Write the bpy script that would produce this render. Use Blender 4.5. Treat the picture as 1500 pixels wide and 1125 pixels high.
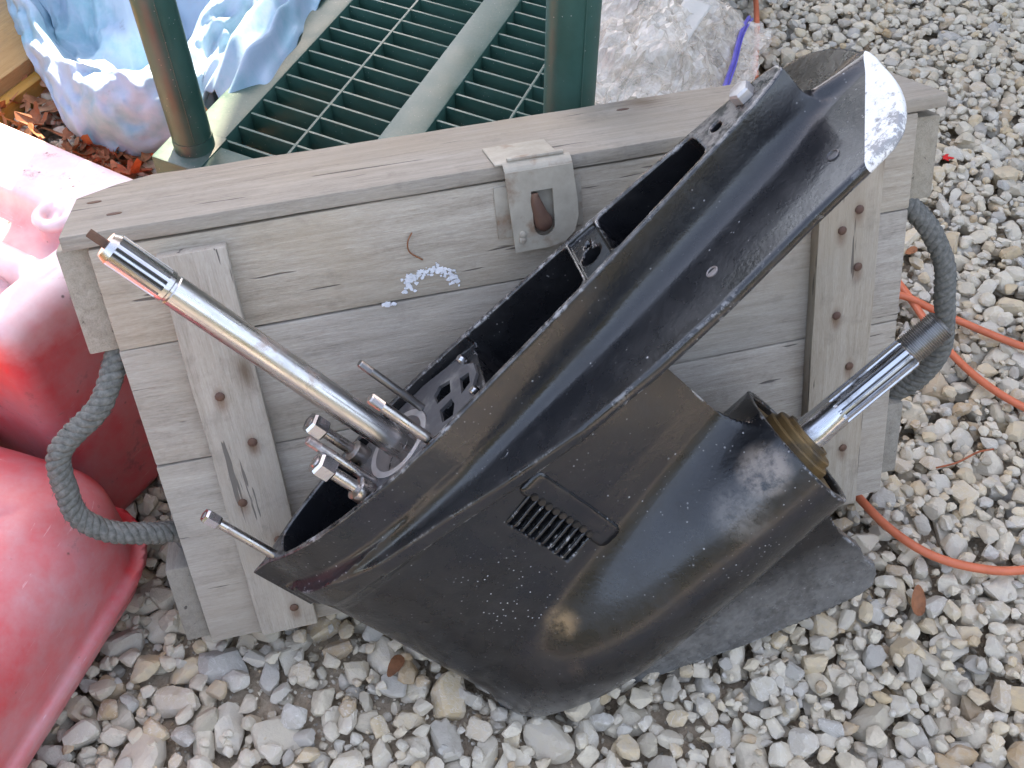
import bpy, bmesh, math, random
import numpy as np
from mathutils import Matrix, Vector, noise as mnoise

for o in list(bpy.data.objects):
    bpy.data.objects.remove(o, do_unlink=True)
scene = bpy.context.scene
COL = scene.collection
rad = math.radians

# ------------------------------------------------------------------ camera, sky, sun, exposure
CAM_H, CAM_PITCH, CAM_F = 1.0, 50.0, 1500.0
cd = bpy.data.cameras.new('camera')
cd.sensor_width = 36.0
cd.lens = CAM_F / 1500.0 * 36.0
cd.clip_start, cd.clip_end = 0.02, 500.0
camo = bpy.data.objects.new('camera', cd)
COL.objects.link(camo)
camo.location = (0, 0, CAM_H)
camo.rotation_euler = (rad(90 - CAM_PITCH), 0, 0)
scene.camera = camo

SUN_EL, SUN_AZ = 48.0, 6.0          # sun stands behind the shelf, a little to the right
world = bpy.data.worlds.new('World')
scene.world = world
world.use_nodes = True
wn, wl = world.node_tree.nodes, world.node_tree.links
wn.clear()
sky = wn.new('ShaderNodeTexSky')
sky.sky_type = 'NISHITA'
sky.sun_disc = False
sky.sun_elevation = rad(SUN_EL)
sky.sun_rotation = rad(SUN_AZ)
sky.air_density = 1.0
sky.dust_density = 1.0
sky.ozone_density = 1.0
hsv = wn.new('ShaderNodeHueSaturation')
hsv.inputs['Saturation'].default_value = 0.98
bg = wn.new('ShaderNodeBackground')
bg.inputs['Strength'].default_value = 0.15
wo = wn.new('ShaderNodeOutputWorld')
wl.new(sky.outputs[0], hsv.inputs['Color'])
wl.new(hsv.outputs[0], bg.inputs['Color'])
wl.new(bg.outputs[0], wo.inputs['Surface'])

sd = bpy.data.lights.new('sun', 'SUN')
sd.energy = 4.0
sd.angle = rad(0.53)
sd.color = (1.0, 0.95, 0.87)
suno = bpy.data.objects.new('sun', sd)
COL.objects.link(suno)
_d = Vector((math.sin(rad(SUN_AZ)) * math.cos(rad(SUN_EL)), math.cos(rad(SUN_AZ)) * math.cos(rad(SUN_EL)), math.sin(rad(SUN_EL))))
suno.rotation_euler = _d.to_track_quat('Z', 'Y').to_euler()
suno.location = _d * 10

vs = scene.view_settings
vs.view_transform = 'Standard'
vs.look = 'None'
vs.exposure = 2.8
vs.gamma = 1.0
vs.use_curve_mapping = False
vs.use_white_balance = True          # the camera was balanced for open shade
vs.white_balance_temperature = 9000
vs.white_balance_tint = 17
scene.cycles.max_bounces = 6
scene.cycles.diffuse_bounces = 3
scene.cycles.glossy_bounces = 3
scene.cycles.adaptive_threshold = 0.02
scene.cycles.transparent_max_bounces = 16
try:
    scene.cycles.use_denoising = True
except Exception:
    pass

# ------------------------------------------------------------------ poses of the two main things
RC = np.array([[0.9694795, -0.2267946, -0.0931328], [0.2451229, 0.9042562, 0.3496218], [0.0049236, -0.3617802, 0.9322504]])
TC = np.array([0.0553381, 0.5505428, 0.0500326])
RU = np.array([[0.7021625, -0.1761968, -0.6898713], [0.3316970, 0.9382858, 0.0979635], [0.6300356, -0.2976145, 0.7172731]])
TU = np.array([-0.1830708, 0.4540890, 0.1828239])


def mat4(R, t):
    m = Matrix.Identity(4)
    for i in range(3):
        for j in range(3):
            m[i][j] = float(R[i][j])
        m[i][3] = float(t[i])
    return m


# ------------------------------------------------------------------ object helpers
def link(o, parent=None):
    COL.objects.link(o)
    if parent is not None:
        o.parent = parent
    return o


def tag(o, label=None, cat=None, group=None, kind=None):
    if label: o['label'] = label
    if cat: o['category'] = cat
    if group: o['group'] = group
    if kind: o['kind'] = kind
    return o


def empty(name, label, cat, m=None, group=None):
    o = bpy.data.objects.new(name, None)
    o.empty_display_size = 0.05
    link(o)
    if m is not None:
        o.matrix_world = m
    return tag(o, label, cat, group)


def mesh_obj(name, V, F, mat, parent=None, smooth=True, normals=None):
    me = bpy.data.meshes.new(name)
    V = np.asarray(V, dtype=np.float32)
    if isinstance(F, np.ndarray):
        n, k = F.shape
        me.vertices.add(len(V))
        me.vertices.foreach_set('co', V.ravel())
        me.loops.add(n * k)
        me.loops.foreach_set('vertex_index', F.astype(np.int32).ravel())
        me.polygons.add(n)
        me.polygons.foreach_set('loop_start', np.arange(0, n * k, k, dtype=np.int32))
        me.update(calc_edges=True)
    else:
        me.from_pydata([tuple(map(float, v)) for v in V], [], [tuple(f) for f in F])
    me.polygons.foreach_set('use_smooth', np.full(len(me.polygons), smooth, dtype=bool))
    if normals is not None:
        me.normals_split_custom_set_from_vertices([tuple(map(float, n)) for n in normals])
    if mat is not None:
        me.materials.append(mat)
    me.update()
    return link(bpy.data.objects.new(name, me), parent)


def bm_obj(name, bm, mat, parent=None, smooth=False, angle=None):
    me = bpy.data.meshes.new(name)
    bmesh.ops.recalc_face_normals(bm, faces=bm.faces[:])
    bm.to_mesh(me)
    bm.free()
    for p in me.polygons:
        p.use_smooth = smooth
    if smooth and angle:
        me.set_sharp_from_angle(angle=rad(angle))
    if mat is not None:
        me.materials.append(mat)
    return link(bpy.data.objects.new(name, me), parent)


def cr(pts, n=8):
    """Catmull-Rom through pts."""
    P = [np.asarray(p, float) for p in pts]
    P = [2 * P[0] - P[1]] + P + [2 * P[-1] - P[-2]]
    out = []
    for i in range(1, len(P) - 2):
        a, b, c, d = P[i - 1:i + 3]
        for k in range(n):
            t = k / n
            out.append(0.5 * (2 * b + (c - a) * t + (2 * a - 5 * b + 4 * c - d) * t * t + (3 * b - a - 3 * c + d) * t ** 3))
    out.append(P[-2])
    return np.array(out)


def frames(path):
    T = np.gradient(path, axis=0)
    T /= np.linalg.norm(T, axis=1)[:, None] + 1e-12
    up = np.array([0, 0, 1.0]) if abs(T[0][2]) < .9 else np.array([1.0, 0, 0])
    N = [np.cross(T[0], up)]
    N[0] /= np.linalg.norm(N[0])
    for i in range(1, len(T)):
        v = N[-1] - T[i] * (N[-1] @ T[i])
        N.append(v / np.linalg.norm(v))
    N = np.array(N)
    return T, N, np.cross(T, N)


def tube_geo(path, r, n=10, caps=True):
    path = np.asarray(path, float)
    r = np.broadcast_to(r, (len(path),))
    T, N, B = frames(path)
    a = np.linspace(0, 2 * np.pi, n, endpoint=False)
    V = (path[:, None, :] + r[:, None, None] * (np.cos(a)[None, :, None] * N[:, None, :] + np.sin(a)[None, :, None] * B[:, None, :])).reshape(-1, 3)
    F = []
    m = len(path)
    for i in range(m - 1):
        for j in range(n):
            F.append((i * n + j, i * n + (j + 1) % n, (i + 1) * n + (j + 1) % n, (i + 1) * n + j))
    if caps:
        F.append(tuple(range(n - 1, -1, -1)))
        F.append(tuple((m - 1) * n + j for j in range(n)))
    return V, F


def join_geo(parts):
    V, F, o = [], [], 0
    for v, f in parts:
        V.append(np.asarray(v, float))
        F += [tuple(i + o for i in q) for q in f]
        o += len(v)
    return np.concatenate(V), F


def tube(name, path, r, mat, parent=None, n=10):
    V, F = tube_geo(path, r, n)
    return mesh_obj(name, V, F, mat, parent, True)


def lathe_geo(prof, n=32, origin=(0, 0, 0), axis='z', rmod=None):
    """prof: list of (radius, height). rmod(h, angle)->extra radius."""
    a = np.linspace(0, 2 * np.pi, n, endpoint=False)
    V = []
    for r, h in prof:
        rr = np.full(n, r)
        if rmod is not None:
            rr = rr + np.array([rmod(h, t) for t in a])
        ring = np.stack([rr * np.cos(a), rr * np.sin(a), np.full(n, h)], 1)
        V.append(ring)
    V = np.concatenate(V)
    if axis == 'x':
        V = V[:, [2, 0, 1]]
    elif axis == 'y':
        V = V[:, [1, 2, 0]]
    F = []
    m = len(prof)
    for i in range(m - 1):
        for j in range(n):
            F.append((i * n + j, i * n + (j + 1) % n, (i + 1) * n + (j + 1) % n, (i + 1) * n + j))
    F.append(tuple(range(n - 1, -1, -1)))
    F.append(tuple((m - 1) * n + j for j in range(n)))
    return V + np.asarray(origin, float), F


def lathe(name, prof, mat, parent=None, n=32, origin=(0, 0, 0), axis='z', rmod=None, angle=35):
    V, F = lathe_geo(prof, n, origin, axis, rmod)
    o = mesh_obj(name, V, F, mat, parent, True)
    o.data.set_sharp_from_angle(angle=rad(angle))
    return o


def box_bm(x0, x1, y0, y1, z0, z1, bevel=0.0015, seg=2, cuts=0, jit=0.0, seed=0, bm=None):
    own = bm is None
    if own:
        bm = bmesh.new()
    r = bmesh.ops.create_cube(bm, size=1.0)
    vs_ = r['verts']
    for v in vs_:
        v.co = Vector(((x0 + x1) / 2 + v.co.x * (x1 - x0), (y0 + y1) / 2 + v.co.y * (y1 - y0), (z0 + z1) / 2 + v.co.z * (z1 - z0)))
    if cuts and own:
        dims = [x1 - x0, y1 - y0, z1 - z0]
        ax = dims.index(max(dims))
        ed = [e for e in bm.edges if abs((e.verts[0].co - e.verts[1].co)[ax]) > dims[ax] * .9]
        bmesh.ops.subdivide_edges(bm, edges=ed, cuts=cuts, use_grid_fill=True)
    if bevel > 0 and own:
        ed = [e for e in bm.edges if len(e.link_faces) == 2 and e.calc_face_angle(0) > .5]
        bmesh.ops.bevel(bm, geom=ed, offset=bevel, segments=seg, affect='EDGES', profile=.6)
    if jit:
        for v in bm.verts:
            p = v.co * 23 + Vector((seed * 7.1, seed * 3.3, 0))
            v.co += Vector((mnoise.noise(p), mnoise.noise(p + Vector((31, 0, 0))), mnoise.noise(p + Vector((0, 57, 0))))) * jit
    return bm


def box(name, x0, x1, y0, y1, z0, z1, mat, parent=None, **k):
    return bm_obj(name, box_bm(x0, x1, y0, y1, z0, z1, **k), mat, parent, True, 40)


def surface_nets(v, org, h):
    ins = v < 0
    nx, ny, nz = v.shape
    c = np.zeros((nx - 1, ny - 1, nz - 1), np.int8)
    for i in (0, 1):
        for j in (0, 1):
            for k in (0, 1):
                c += ins[i:nx - 1 + i, j:ny - 1 + j, k:nz - 1 + k]
    act = (c > 0) & (c < 8)
    idx = -np.ones(act.shape, np.int32)
    I = np.argwhere(act)
    idx[act] = np.arange(len(I))
    cor = [(i, j, k) for i in (0, 1) for j in (0, 1) for k in (0, 1)]
    vals = {q: v[I[:, 0] + q[0], I[:, 1] + q[1], I[:, 2] + q[2]] for q in cor}
    P = np.zeros((len(I), 3))
    n = np.zeros(len(I))
    for a in cor:
        for ax in range(3):
            if a[ax] == 0:
                b = list(a); b[ax] = 1; b = tuple(b)
                va, vb = vals[a], vals[b]
                m = (va < 0) != (vb < 0)
                t = np.where(m, va / np.where(m, va - vb, 1), 0)
                q = np.array(a, float)[None] + t[:, None] * (np.array(b, float) - np.array(a, float))[None]
                P[m] += q[m]
                n += m
    P = (P / n[:, None] + I) * h + np.asarray(org)
    Fs = []
    for ax in range(3):
        s = [slice(1, -1)] * 3
        s[ax] = slice(None, -1)
        s2 = list(s)
        s2[ax] = slice(1, None)
        a, b = ins[tuple(s)], ins[tuple(s2)]
        E = np.argwhere(a != b)
        off = np.ones(3, int); off[ax] = 0
        fl = a[a != b]
        E = E + off
        o1, o2 = [k for k in range(3) if k != ax]
        def g(d1, d2):
            q = E.copy(); q[:, o1] += d1; q[:, o2] += d2
            return idx[q[:, 0], q[:, 1], q[:, 2]]
        Q = np.stack([g(-1, -1), g(0, -1), g(0, 0), g(-1, 0)], 1)
        if ax == 1:
            fl = ~fl
        Q[~fl] = Q[~fl][:, ::-1]
        Fs.append(Q)
    return P, np.concatenate(Fs)


def sdf_mesh(fn, lo, hi, h, project=2):
    ax = [np.arange(l, u, h) for l, u in zip(lo, hi)]
    v = fn(ax[0][:, None, None].astype(np.float32), ax[1][None, :, None].astype(np.float32), ax[2][None, None, :].astype(np.float32))
    v = np.broadcast_to(v, tuple(map(len, ax)))
    P, F = surface_nets(v, lo, h)
    def grad(P, e=h * .3):
        g = np.stack([fn(*(P + d).T) - fn(*(P - d).T) for d in np.eye(3) * e], 1) / (2 * e)
        return g
    for _ in range(project):
        g = grad(P)
        f = fn(*P.T)
        st = f / np.maximum((g * g).sum(1), .2)
        P = P - np.clip(st, -h * .5, h * .5)[:, None] * g
    g = grad(P)
    N = g / (np.linalg.norm(g, axis=1)[:, None] + 1e-9)
    return P, F, N


def smin(a, b, k):
    h = np.clip(.5 + .5 * (b - a) / k, 0, 1)
    return b + (a - b) * h - k * h * (1 - h)


def smax(a, b, k):
    return -smin(-a, -b, k)


# ------------------------------------------------------------------ materials
def nmat(name):
    m = bpy.data.materials.new(name)
    m.use_nodes = True
    nt = m.node_tree
    nt.nodes.clear()
    out = nt.nodes.new('ShaderNodeOutputMaterial')
    b = nt.nodes.new('ShaderNodeBsdfPrincipled')
    nt.links.new(b.outputs[0], out.inputs['Surface'])
    return m, nt, b


class NT:
    def __init__(s, name):
        s.m, s.nt, s.b = nmat(name)
        s.out = [n for n in s.nt.nodes if n.type == 'OUTPUT_MATERIAL'][0]

    def n(s, t, **k):
        x = s.nt.nodes.new(t)
        for a, v in k.items():
            setattr(x, a, v)
        return x

    def l(s, a, b):
        s.nt.links.new(a, b)

    def setv(s, sock, v):
        if hasattr(v, 'is_linked') or isinstance(v, bpy.types.NodeSocket):
            s.l(v, sock)
        else:
            if isinstance(v, (tuple, list)) and len(v) == 3 and sock.type == 'RGBA':
                v = (*v, 1)
            sock.default_value = v

    def coord(s, scale=(1, 1, 1), rnd=True, kind='Object', loc=(0, 0, 0)):
        tc = s.n('ShaderNodeTexCoord')
        mp = s.n('ShaderNodeMapping')
        mp.inputs['Scale'].default_value = scale
        mp.inputs['Location'].default_value = loc
        src = tc.outputs[kind]
        if rnd:
            oi = s.n('ShaderNodeObjectInfo')
            mu = s.n('ShaderNodeVectorMath', operation='ADD')
            sc = s.n('ShaderNodeMath', operation='MULTIPLY')
            s.l(oi.outputs['Random'], sc.inputs[0]); sc.inputs[1].default_value = 37.0
            s.l(src, mu.inputs[0]); s.l(sc.outputs[0], mu.inputs[1])
            src = mu.outputs[0]
        s.l(src, mp.inputs['Vector'])
        return mp.outputs[0]

    def noise(s, vec, scale=5, detail=4, rough=.55, dist=0.0, out='Fac'):
        x = s.n('ShaderNodeTexNoise')
        s.l(vec, x.inputs['Vector'])
        x.inputs['Scale'].default_value = scale
        x.inputs['Detail'].default_value = detail
        x.inputs['Roughness'].default_value = rough
        x.inputs['Distortion'].default_value = dist
        return x.outputs[out]

    def vor(s, vec, scale=5, feature='F1', out='Distance', rand=1.0):
        x = s.n('ShaderNodeTexVoronoi', feature=feature)
        s.l(vec, x.inputs['Vector'])
        x.inputs['Scale'].default_value = scale
        x.inputs['Randomness'].default_value = rand
        return x.outputs[out]

    def ramp(s, fac, stops, interp='LINEAR'):
        r = s.n('ShaderNodeValToRGB')
        r.color_ramp.interpolation = interp
        while len(r.color_ramp.elements) < len(stops):
            r.color_ramp.elements.new(.5)
        for e, (p, c) in zip(r.color_ramp.elements, stops):
            e.position = p
            e.color = (c, c, c, 1) if not isinstance(c, (tuple, list)) else (*c, 1)
        s.setv(r.inputs[0], fac)
        return r.outputs[0]

    def mix(s, f, a, b, mode='MIX'):
        x = s.n('ShaderNodeMix', data_type='RGBA', blend_type=mode)
        s.setv(x.inputs[0], f); s.setv(x.inputs[6], a); s.setv(x.inputs[7], b)
        return x.outputs[2]

    def math(s, op, a, b=0.0, c=None, clamp=False):
        x = s.n('ShaderNodeMath', operation=op, use_clamp=clamp)
        s.setv(x.inputs[0], a); s.setv(x.inputs[1], b)
        if c is not None: s.setv(x.inputs[2], c)
        return x.outputs[0]

    def bump(s, h, strength=.3, dist=.002, normal=None):
        x = s.n('ShaderNodeBump')
        x.inputs['Strength'].default_value = strength
        x.inputs['Distance'].default_value = dist
        s.l(h, x.inputs['Height'])
        if normal is not None: s.l(normal, x.inputs['Normal'])
        return x.outputs[0]

    def geo(s, o):
        return s.n('ShaderNodeNewGeometry').outputs[o]

    def sep(s, vec):
        x = s.n('ShaderNodeSeparateXYZ')
        s.l(vec, x.inputs[0])
        return x.outputs

    def spot(s, vec, c, r, soft=.5, stretch=(1, 1, 1)):
        """1 inside a soft ball around c."""
        a = s.n('ShaderNodeVectorMath', operation='SUBTRACT'); s.l(vec, a.inputs[0]); a.inputs[1].default_value = c
        b = s.n('ShaderNodeVectorMath', operation='MULTIPLY'); s.l(a.outputs[0], b.inputs[0]); b.inputs[1].default_value = stretch
        d = s.n('ShaderNodeVectorMath', operation='LENGTH'); s.l(b.outputs[0], d.inputs[0])
        m = s.n('ShaderNodeMapRange', interpolation_type='SMOOTHSTEP')
        s.l(d.outputs['Value'], m.inputs[0])
        m.inputs[1].default_value = r * (1 - soft); m.inputs[2].default_value = r
        m.inputs[3].default_value = 1.0; m.inputs[4].default_value = 0.0
        return m.outputs[0]

    def set(s, **k):
        for a, v in k.items():
            s.setv(s.b.inputs[a.replace('_', ' ')], v)
        return s.m


def wood_mat(name, along, cols, dark=(.06, .05, .045), tint=(.33, .27, .2), gscale=1.0, crack=.665, stains=()):
    w = NT(name)
    st = {'x': (1, 14, 14), 'z': (14, 14, 1), 'y': (14, 1, 14)}[along]
    g = w.coord(tuple(v * gscale for v in st))
    c = w.coord((1, 1, 1))
    n1 = w.noise(g, 9, 6, .68, .5)
    n2 = w.noise(g, 55, 3, .65, .2)
    big = w.noise(c, 7, 4, .55)
    n3 = w.noise(w.coord(tuple(1 + (v - 1) * .25 for v in st)), 190, 3, .7)
    f = w.math('ADD', w.math('ADD', w.math('MULTIPLY', n1, .48), w.math('MULTIPLY', n2, .30)), w.math('MULTIPLY', n3, .22))
    base = w.ramp(f, [(.33, cols[0]), (.44, cols[1]), (.55, cols[2]), (.68, cols[3])])
    base = w.mix(w.ramp(big, [(.42, 0.0), (.66, .55)]), base, tint)
    gc = w.coord(tuple(v * 1.6 * gscale for v in st))
    ck = w.noise(gc, 5, 3, .55, .3)
    ckm = w.ramp(ck, [(crack, 0.0), (crack + .02, .8)])
    base = w.mix(ckm, base, dark)
    sm = w.noise(c, 45, 5, .65)
    base = w.mix(w.ramp(sm, [(.56, 0.0), (.75, .4)]), base, (.15, .13, .11))
    dirt = w.noise(c, 3.1, 5, .6)
    base = w.mix(w.ramp(dirt, [(.5, 0.0), (.75, .4)]), base, (.24, .225, .2))
    kst = {'x': (1.0, 1.0, 2.6), 'z': (2.6, 1.0, 1.0), 'y': (2.0, 1.0, 2.0)}[along]
    kv = w.vor(w.coord(tuple(v * 1.0 for v in kst)), 4.2)
    kn = w.math('MULTIPLY', w.ramp(w.math('ADD', kv, w.math('MULTIPLY', n2, .05)), [(.05, .85), (.11, .25), (.17, 0.0)]), 1.0)
    base = w.mix(kn, base, (.12, .075, .045))
    oi = w.n('ShaderNodeObjectInfo')
    tone = w.math('MULTIPLY_ADD', oi.outputs['Random'], .26, .86)
    hs = w.n('ShaderNodeHueSaturation')
    w.l(base, hs.inputs['Color']); w.l(tone, hs.inputs['Value'])
    w.l(w.math('MULTIPLY_ADD', w.math('FRACT', w.math('MULTIPLY', oi.outputs['Random'], 7.7)), .3, .88), hs.inputs['Saturation'])
    base = hs.outputs[0]
    if stains:
        cc_ = w.coord(rnd=False)
        for (sx_, sz_) in stains:
            base = w.mix(w.math('MULTIPLY', w.spot(cc_, (sx_, -.0145, sz_ - .004), .013, .95, (1.5, 1, .75)), w.ramp(sm, [(.3, .35), (.6, .85)])), base, (.16, .085, .05))
    h = w.math('SUBTRACT', f, w.math('MULTIPLY', ckm, .8))
    return w.set(Base_Color=base, Roughness=w.ramp(n2, [(.3, .72), (.7, .9)]), Normal=w.bump(h, .55, .0022), Specular_IOR_Level=.3)


NL = [(-.295, .278), (-.278, .227), (-.3, .166), (-.277, .117), (-.279, .033), (-.288, .372)]
NR = [(.288, .327), (.307, .287), (.288, .239), (.306, .179), (.306, .081), (.304, .345), (.287, .05)]
GREYW = [(.18, .15, .118), (.295, .255, .208), (.372, .328, .273), (.46, .415, .353)]
M_WOODX = wood_mat('weathered_wood_long', 'x', GREYW)
M_WOODZ = wood_mat('weathered_wood_upright', 'z', [(.225, .19, .148), (.34, .297, .245), (.41, .365, .308), (.48, .436, .376)], tint=(.42, .35, .27), stains=NL + NR)
M_WOODY = wood_mat('weathered_wood_cross', 'y', [(.16, .135, .105), (.25, .222, .18), (.32, .288, .24), (.38, .35, .295)], tint=(.3, .26, .2))
M_YELLOW = wood_mat('yellow_timber', 'x', [(.30, .15, .04), (.42, .23, .07), (.5, .29, .1), (.58, .36, .15)], tint=(.4, .2, .06), crack=.8)


def make_black():
    w = NT('worn_black_enamel')
    c = w.coord(rnd=False)
    fine = w.noise(c, 160, 4, .6)
    mid = w.noise(c, 26, 5, .6)
    big = w.noise(c, 7, 4, .55)
    base = w.mix(w.ramp(big, [(.4, 0.0), (.72, 1.0)]), (.0075, .008, .0098), (.014, .0142, .015))
    dust = w.math('MULTIPLY', w.ramp(mid, [(.45, 0.0), (.8, 1.0)]), w.ramp(fine, [(.4, .1), (.7, 1.0)]))
    base = w.mix(w.math('MULTIPLY', dust, .2), base, (.07, .07, .072))
    scr = w.noise(w.coord((6, 90, 90), rnd=False), 9, 3, .6)
    base = w.mix(w.math('MULTIPLY', w.ramp(scr, [(.70, 0.0), (.73, .5)]), w.ramp(big, [(.45, 0.0), (.6, 1.0)])), base, (.10, .10, .10))
    skeg_dust = w.math('MULTIPLY', w.ramp(w.math('MULTIPLY', w.math('ADD', w.sep(c)[2], w.math('MULTIPLY', w.sep(c)[0], .45)), -1.0), [(.21, 0.0), (.27, .9)]), w.ramp(w.math('ADD', w.math('MULTIPLY', mid, .5), w.math('MULTIPLY', fine, .5)), [(.35, .35), (.62, 1.0)]))
    base = w.mix(skeg_dust, base, (.19, .186, .178))
    # soft tan patches forward, bare worn patches aft on the gear bullet
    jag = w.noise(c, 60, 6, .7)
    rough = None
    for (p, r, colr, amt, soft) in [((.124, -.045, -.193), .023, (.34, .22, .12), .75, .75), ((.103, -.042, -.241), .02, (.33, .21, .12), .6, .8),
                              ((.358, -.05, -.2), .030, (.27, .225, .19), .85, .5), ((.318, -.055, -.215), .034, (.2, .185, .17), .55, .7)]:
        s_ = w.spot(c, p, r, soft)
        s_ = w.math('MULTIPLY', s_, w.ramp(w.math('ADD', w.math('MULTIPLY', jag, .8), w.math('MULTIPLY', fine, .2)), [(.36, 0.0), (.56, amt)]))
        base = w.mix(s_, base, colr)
    # white specks
    v = w.vor(c, 230)
    sp = w.ramp(v, [(.10, 1.0), (.2, 0.0)])
    zone = w.math('MAXIMUM', w.spot(c, (.118, -.04, -.135), .062, .7, (1, .4, .8)), w.math('MULTIPLY', w.ramp(mid, [(.54, 0.0), (.68, 1.0)]), .7))
    keep = w.math('GREATER_THAN', w.sep(w.vor(c, 230, out='Color'))[0], .55)
    spk = w.math('MULTIPLY', w.math('MULTIPLY', sp, zone), keep)
    v2 = w.vor(c, 150)
    sp2 = w.math('MULTIPLY', w.ramp(v2, [(.08, 1.0), (.18, 0.0)]), w.ramp(w.noise(c, 30, 4, .7), [(.60, 0.0), (.66, .7)]))
    spk = w.math('MAXIMUM', spk, sp2)
    base = w.mix(spk, base, (.5, .5, .5))
    # chipped convex edges
    pt = w.geo('Pointiness')
    chip = w.math('MULTIPLY', w.ramp(pt, [(.53, 0.0), (.565, .9)]), w.ramp(w.math('ADD', w.math('MULTIPLY', w.noise(c, 28, 3, .6), .55), w.math('MULTIPLY', w.noise(c, 190, 3, .7), .45)), [(.53, 0.0), (.58, 1.0)]))
    base = w.mix(chip, base, (.42, .42, .42))
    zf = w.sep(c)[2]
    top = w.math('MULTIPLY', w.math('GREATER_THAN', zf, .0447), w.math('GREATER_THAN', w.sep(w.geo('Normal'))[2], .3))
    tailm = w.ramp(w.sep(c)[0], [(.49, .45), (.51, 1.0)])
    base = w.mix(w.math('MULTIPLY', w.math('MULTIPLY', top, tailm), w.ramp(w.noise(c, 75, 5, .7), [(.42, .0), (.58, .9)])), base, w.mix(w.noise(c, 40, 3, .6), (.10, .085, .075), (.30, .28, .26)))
    # white masked corner of the plate tip, on the upper side
    x, y, z = w.sep(c)
    ln = w.math('ADD', w.math('MULTIPLY', w.math('SUBTRACT', x, .632), .8433), w.math('MULTIPLY', w.math('SUBTRACT', y, .003), -.5375))
    white = w.math('MULTIPLY', w.math('GREATER_THAN', ln, 0.0), w.math('GREATER_THAN', z, -.05))
    white = w.math('MULTIPLY', white, w.math('LESS_THAN', y, .02))
    wear = w.ramp(w.math('ADD', w.math('MULTIPLY', w.noise(c, 130, 5, .8), .8), w.math('MULTIPLY', w.spot(c, (.60, -.085, -.01), .045, .9), .12)), [(.46, 0.0), (.54, 1.0)])
    wcol = w.mix(wear, (.70, .70, .68), (.26, .26, .26))
    base = w.mix(white, base, wcol)
    r = w.math('ADD', w.ramp(mid, [(.3, .20), (.75, .38)]), w.math('MULTIPLY', dust, .25))
    r = w.math('MAXIMUM', r, w.math('MULTIPLY', w.math('MAXIMUM', spk, w.math('MAXIMUM', chip, white)), .7))
    h = w.math('ADD', w.math('MULTIPLY', fine, .6), w.math('MULTIPLY', w.noise(c, 330, 2, .5), .4))
    nb = w.bump(h, .34, .0012)
    nb = w.bump(spk, .35, .0006, nb)
    w.b.inputs['Coat Weight'].default_value = .25
    w.b.inputs['Coat Roughness'].default_value = .12
    return w.set(Base_Color=base, Roughness=r, Normal=nb, Specular_IOR_Level=.5)


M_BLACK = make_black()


def metal(name, col, rough=(.18, .38), rust=.0, rustcol=(.16, .07, .03), stretch=(1, 1, 1), bump=.1, metallic=1.0):
    w = NT(name)
    c = w.coord(stretch)
    n = w.noise(c, 60, 5, .65)
    m = w.noise(w.coord((1, 1, 1)), 35, 5, .6)
    base = w.mix(w.ramp(n, [(.3, 0.0), (.75, .6)]), col, tuple(v * .55 for v in col))
    rm = w.ramp(m, [(.62 - rust * .4, 0.0), (.78 - rust * .4, 1.0 if rust else 0.0)])
    base = w.mix(rm, base, rustcol)
    w.set(Base_Color=base, Roughness=w.ramp(n, [(.3, rough[0]), (.75, rough[1])]), Normal=w.bump(n, bump, .0006))
    w.setv(w.b.inputs['Metallic'], w.math('MULTIPLY', w.math('SUBTRACT', 1.0, w.math('MULTIPLY', rm, .8)), metallic))
    return w.m


M_STEEL = metal('polished_steel', (.60, .58, .565), (.20, .40), .14, (.30, .17, .11), (3, 3, .4))
M_STEELX = metal('scuffed_steel', (.60, .61, .63), (.14, .36), .2, (.05, .045, .04), (.4, 3, 3))
M_DARKST = metal('dark_thread_steel', (.30, .29, .28), (.3, .5), .1, (.08, .06, .05))
M_STUD = metal('stained_stud_steel', (.50, .47, .45), (.2, .42), .25, (.2, .12, .09))
M_NUT = metal('bright_nut_steel', (.62, .61, .62), (.14, .3), .05, (.25, .14, .1))
M_BRONZE = metal('brown_bronze', (.22, .135, .055), (.45, .7), .45, (.06, .04, .02), metallic=.5)
M_RUST = metal('rusty_nail', (.16, .085, .055), (.6, .8), .5, (.10, .05, .035), metallic=.3)
M_GASKET = metal('grey_pump_plate', (.10, .10, .105), (.4, .6), .25, (.2, .19, .18), metallic=.35)
M_BRASSIN = metal('brass_bore', (.36, .24, .10), (.3, .5), .3, (.08, .05, .02), metallic=.8)
M_LIGHTMET = metal('scraped_casting', (.30, .27, .26), (.45, .65), .3, (.14, .11, .1), metallic=.4)


def simple(name, col, rough=.6, col2=None, sc=20, bump=.0, spec=.4, **k):
    w = NT(name)
    c = w.coord()
    n = w.noise(c, sc, 5, .6)
    base = w.mix(w.ramp(n, [(.35, 0.0), (.7, 1.0)]), col, col2 or tuple(v * .7 for v in col))
    w.set(Base_Color=base, Roughness=rough, Specular_IOR_Level=spec)
    if bump:
        w.set(Normal=w.bump(n, bump, .002))
    for a, v in k.items():
        w.setv(w.b.inputs[a.replace('_', ' ')], v)
    return w.m


M_OLIVE = metal('chipped_khaki_paint', (.37, .33, .265), (.5, .7), .22, (.20, .12, .075), metallic=.0)
M_ROPE = simple('dirty_grey_rope', (.105, .105, .095), .95, (.2, .195, .175), 220, .6, .1)
M_ORANGE = simple('orange_rubber', (.68, .17, .085), .42, (.55, .13, .06), 40, .05)
M_DARKHOLE = simple('dark_recess', (.02, .017, .014), .8, (.05, .035, .025), 90)
M_RINGMET = metal('machined_grey_ring', (.52, .50, .49), (.35, .5), .1, (.25, .2, .17), metallic=.6)
M_GRIME = simple('black_grease', (.018, .017, .017), .35, (.04, .038, .036), 120)
M_GREEN = None


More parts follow.
